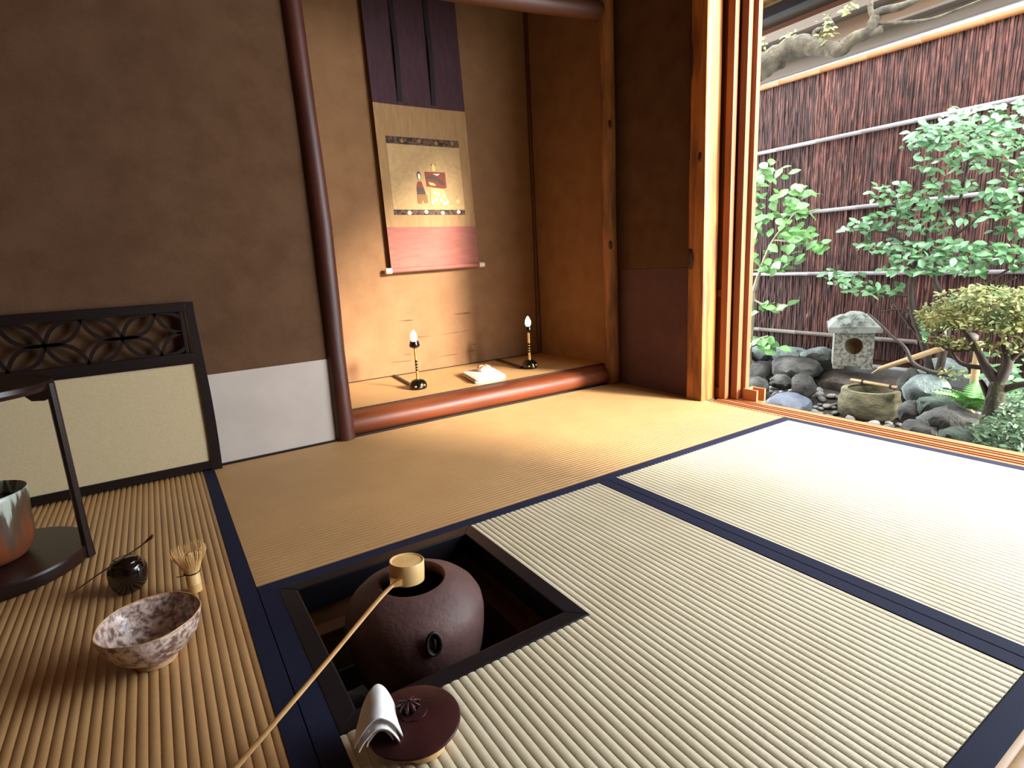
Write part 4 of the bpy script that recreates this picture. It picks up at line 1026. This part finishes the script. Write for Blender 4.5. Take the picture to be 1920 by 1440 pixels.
leaves(s1_, [(1440, 325, 3.2, 50, 14, 24), (1400, 345, 3.2, 24, 20, 14), (1480, 365, 3.2, 42, 16, 22), (1415, 385, 3.2, 36, 18, 20), (1505, 395, 3.2, 30, 10, 12), (1450, 410, 3.2, 40, 14, 18),
             (1400, 440, 3.2, 28, 16, 16), (1470, 445, 3.2, 60, 16, 30), (1525, 462, 3.2, 26, 14, 12), (1410, 485, 3.2, 34, 12, 16), (1462, 490, 3.2, 34, 14, 18), (1438, 505, 3.2, 30, 8, 8),
             (1440, 580, 3.2, 40, 11, 18), (1395, 565, 3.2, 20, 14, 10), (1405, 640, 3.2, 34, 14, 16), (1440, 645, 3.2, 24, 16, 10), (1388, 520, 3.2, 14, 12, 5)],
       lm, (lv_, lf_), 300, (.062, .088), 'leaf_a', 3)

# broad shrub on the right
c = at(1745, 690, 3.15); c.z = gz(3.15, c.y)
s2_ = thing('spreading_shrub', 'tall spreading green shrub in front of the bark fence', 'shrub', c)
stems(s2_, [[(1745, 700, 7), (1730, 640, 6), (1712, 590, 6), (1708, 540, 5), (1720, 470, 4)], [(1760, 700, 7), (1775, 620, 6), (1770, 560, 5), (1752, 520, 4), (1780, 450, 3.5)]], 3.15, 'twig', 'trunk')
stems(s2_, [[(1752, 520, 4), (1735, 440, 3.5), (1790, 395, 3), (1810, 330, 2.4), (1822, 250, 1.8)], [(1735, 440, 3), (1700, 400, 2.4), (1660, 370, 1.6)], [(1780, 450, 3), (1840, 405, 2.4), (1890, 370, 1.8)],
            [(1720, 470, 3), (1670, 440, 2), (1610, 425, 1.4)], [(1708, 555, 3), (1660, 552, 2), (1600, 535, 1.3)], [(1712, 590, 3.2), (1690, 580, 2), (1648, 585, 1.3)], [(1770, 560, 3.5), (1830, 540, 3), (1900, 500, 2)],
            [(1775, 600, 3), (1820, 560, 2.4), (1905, 520, 2)], [(1752, 520, 3), (1770, 470, 2.4), (1850, 480, 1.6)], [(1730, 640, 2.6), (1690, 590, 1.8), (1655, 530, 1.3)]], 3.15, 'twig')
stems(s2_, [[(1628, 588, 1.8), (1650, 608, 2.2), (1672, 630, 2.6), (1697, 652, 3.4), (1712, 680, 3.8), (1742, 696, 4.2), (1785, 704, 4.6)]], 2.98, 'twig')
lm2, lv2, lf2 = leafmesh('leaf', 'leaf_b', .55)
leaves(s2_, [(1830, 225, 3.1, 80, 26, 110), (1770, 262, 3.1, 66, 26, 100), (1870, 262, 3.1, 60, 34, 90), (1800, 300, 3.1, 70, 22, 80), (1890, 210, 3.1, 40, 20, 40), (1730, 250, 3.1, 30, 14, 24), (1905, 310, 3.1, 30, 20, 26),
             (1668, 362, 3.1, 44, 18, 50), (1720, 385, 3.1, 46, 20, 50), (1660, 410, 3.1, 50, 14, 46), (1780, 350, 3.1, 50, 18, 44), (1890, 355, 3.1, 40, 22, 50), (1860, 400, 3.1, 60, 18, 50), (1905, 420, 3.1, 34, 22, 40),
             (1610, 430, 3.1, 46, 10, 30), (1670, 460, 3.1, 56, 14, 50), (1760, 470, 3.05, 64, 24, 90), (1830, 480, 3.05, 56, 26, 80), (1700, 500, 3.05, 46, 16, 40), (1790, 505, 3.05, 60, 12, 40),
             (1590, 525, 3.1, 40, 12, 40), (1640, 545, 3.05, 46, 12, 40), (1560, 512, 3.1, 18, 8, 10), (1890, 480, 3.1, 30, 30, 36), (1740, 420, 3.1, 50, 20, 40), (1745, 610, 3.05, 20, 20, 20), (1880, 700, 3.2, 50, 40, 50), (1985, 270, 3.1, 60, 40, 70), (2010, 380, 3.1, 60, 40, 70), (1990, 480, 3.1, 50, 36, 60), (2060, 330, 3.1, 50, 40, 50)],
       lm2, (lv2, lf2), 300, (.032, .054), 'leaf_b', 5)

# azalea
az = thing('azalea_bush', 'yellow-green clipped azalea with a mossy trunk at the right', 'shrub', (2.6, -.42, gz(2.6, -.42)))
stems(az, [[(1853, 850, 22), (1858, 800, 18), (1866, 750, 15), (1872, 715, 12)]], 2.6, 'trunk_moss', 'trunk')
stems(az, [[(1872, 718, 11), (1850, 690, 7), (1832, 655, 5), (1800, 610, 3)], [(1872, 718, 11), (1890, 680, 7), (1880, 640, 5), (1860, 600, 3)], [(1868, 735, 8), (1910, 722, 6), (1960, 715, 4)],
           [(1850, 690, 5), (1800, 680, 3.5), (1775, 640, 2.5)], [(1862, 762, 7), (1845, 725, 5), (1838, 712, 3)], [(1890, 680, 5), (1930, 640, 4), (1950, 600, 3)], [(1862, 780, 5), (1910, 770, 4), (1950, 765, 3)],
           [(1832, 655, 3.5), (1775, 655, 2.6), (1745, 620, 2)]], 2.6, 'twig')
la_, lva, lfa = leafmesh('leaf', 'leaf_yellow', .42)
leaves(az, [(1830, 560, 2.6, 60, 22, 420), (1890, 565, 2.6, 70, 28, 520), (1780, 585, 2.6, 48, 20, 330), (1850, 600, 2.6, 80, 22, 480), (1760, 608, 2.6, 34, 14, 160), (1910, 610, 2.6, 50, 24, 300), (1940, 570, 2.6, 50, 36, 300), (1845, 545, 2.6, 30, 12, 110), (1765, 640, 2.6, 30, 12, 70), (1810, 645, 2.6, 34, 14, 80), (1890, 650, 2.6, 46, 14, 120), (1735, 590, 2.6, 14, 10, 40), (1790, 700, 2.65, 26, 12, 40)],
       la_, (lva, lfa), 0, (.016, .026), 'leaf_yellow', 7, .8)

# fern and low greenery
fn = thing('fern', 'bright green fern growing beside the grey rock', 'fern', at(1822, 765, 2.75))
def frond():
    vs, fs = [], []
    for i in range(13):
        t = (i + .5) / 13; ln = .26 * math.sin(PI * min(1, t * .85 + .12)); z = .45 * t - .62 * t * t
        for s in (-1, 1):
            o = len(vs); vs += [(0, t - .03, z), (s * ln, t + .06, z - .03), (s * ln * .5, t + .07, z + .01), (0, t + .035, z)]
            fs.append((o, o + 1, o + 2, o + 3) if s > 0 else (o + 3, o + 2, o + 1, o))
    me = bpy.data.meshes.new('frond'); me.from_pydata(vs, [], fs); me.materials.append(MATS['leaf_fern']); return me
fm = frond(); rr = random.Random(3); fc = at(1822, 768, 2.75)
for k in range(16):
    a = 2 * PI * k / 16 + rr.uniform(-.2, .2)
    inst('frond', fm, fn, Matrix.Translation(fc) @ Matrix.Rotation(a, 4, 'Z') @ Matrix.Rotation(rr.uniform(.1, .8), 4, 'X') @ Matrix.Scale(rr.uniform(.13, .20), 4))
lw = thing('low_shrub', 'low dense green undergrowth under the azalea trunk', 'shrub', at(1890, 850, 2.5))
leaves(lw, [(1890, 815, 2.5, 60, 36, 500), (1840, 835, 2.5, 40, 20, 220), (1930, 790, 2.5, 50, 50, 400), (1900, 750, 2.8, 40, 24, 160)], la_, (lva, lfa), 0, (.016, .030), 'leaf_low', 9, .9)
stems(lw, [[(1890, 860, 4), (1888, 830, 3), (1895, 800, 2)]], 2.5, 'twig', 'stem')

# old tree limb under the eave
lbp = [(1362, 165, 26), (1410, 135, 24), (1450, 112, 22), (1495, 86, 20), (1530, 88, 14), (1572, 94, 13), (1588, 84, 12)]
lt = thing('tree_limb', 'old knotty tree limb reaching in front of the fence top', 'branch', at(1440, 130, 3.1))
def limb(nm, l, X, n=12):
    pts = [at(p[0], p[1], X) for p in l]; R = [p[2] * dep(q) / FPX for p, q in zip(l, pts)]
    sp_ = smoothpts(pts, 5); m_ = len(sp_); rad = []
    for i in range(m_):
        u = i / 5; k = min(int(u), len(R) - 2); rad.append((R[k] * (1 - (u - k)) + R[k + 1] * (u - k)) * (1 + .16 * noise.noise(Vector((i * .7, X, 3)))))
    build(nm, MB().tube(sp_, rad, n), 'limb_bark', lt, smooth=60)
limb('main_limb', lbp, 3.1)
limb('side_limb', [(1578, 92, 12), (1600, 72, 11), (1630, 60, 11), (1640, 38, 10), (1650, 22, 8), (1690, 12, 7), (1730, -6, 5)], 3.1)
limb('side_limb', [(1640, 38, 5), (1632, 16, 5), (1634, -10, 5)], 3.1, 8)
limb('twig', [(1642, 44, 3), (1690, 42, 3), (1745, 36, 3), (1800, 16, 2.4), (1850, -4, 2)], 3.1, 7)
limb('twig', [(1500, 100, 4), (1470, 120, 3), (1445, 135, 2)], 3.1, 7)
limb('stub', [(1628, 64, 8), (1648, 58, 7), (1654, 56, 5)], 3.1, 8)
limb('stub', [(1540, 90, 6), (1528, 60, 5), (1560, 50, 4), (1550, 30, 3)], 3.1, 8)
tufts = [(1555, 62, 3.05, 16, 12, 26), (1548, 40, 3.05, 10, 10, 14), (1425, 82, 3.05, 20, 8, 18), (1592, 14, 3.05, 14, 12, 22), (1480, 66, 3.05, 12, 6, 10)]
leaves(lt, tufts, la_, (lva, lfa), 0, (.022, .040), 'leaf_yellow', 12, 1.0)
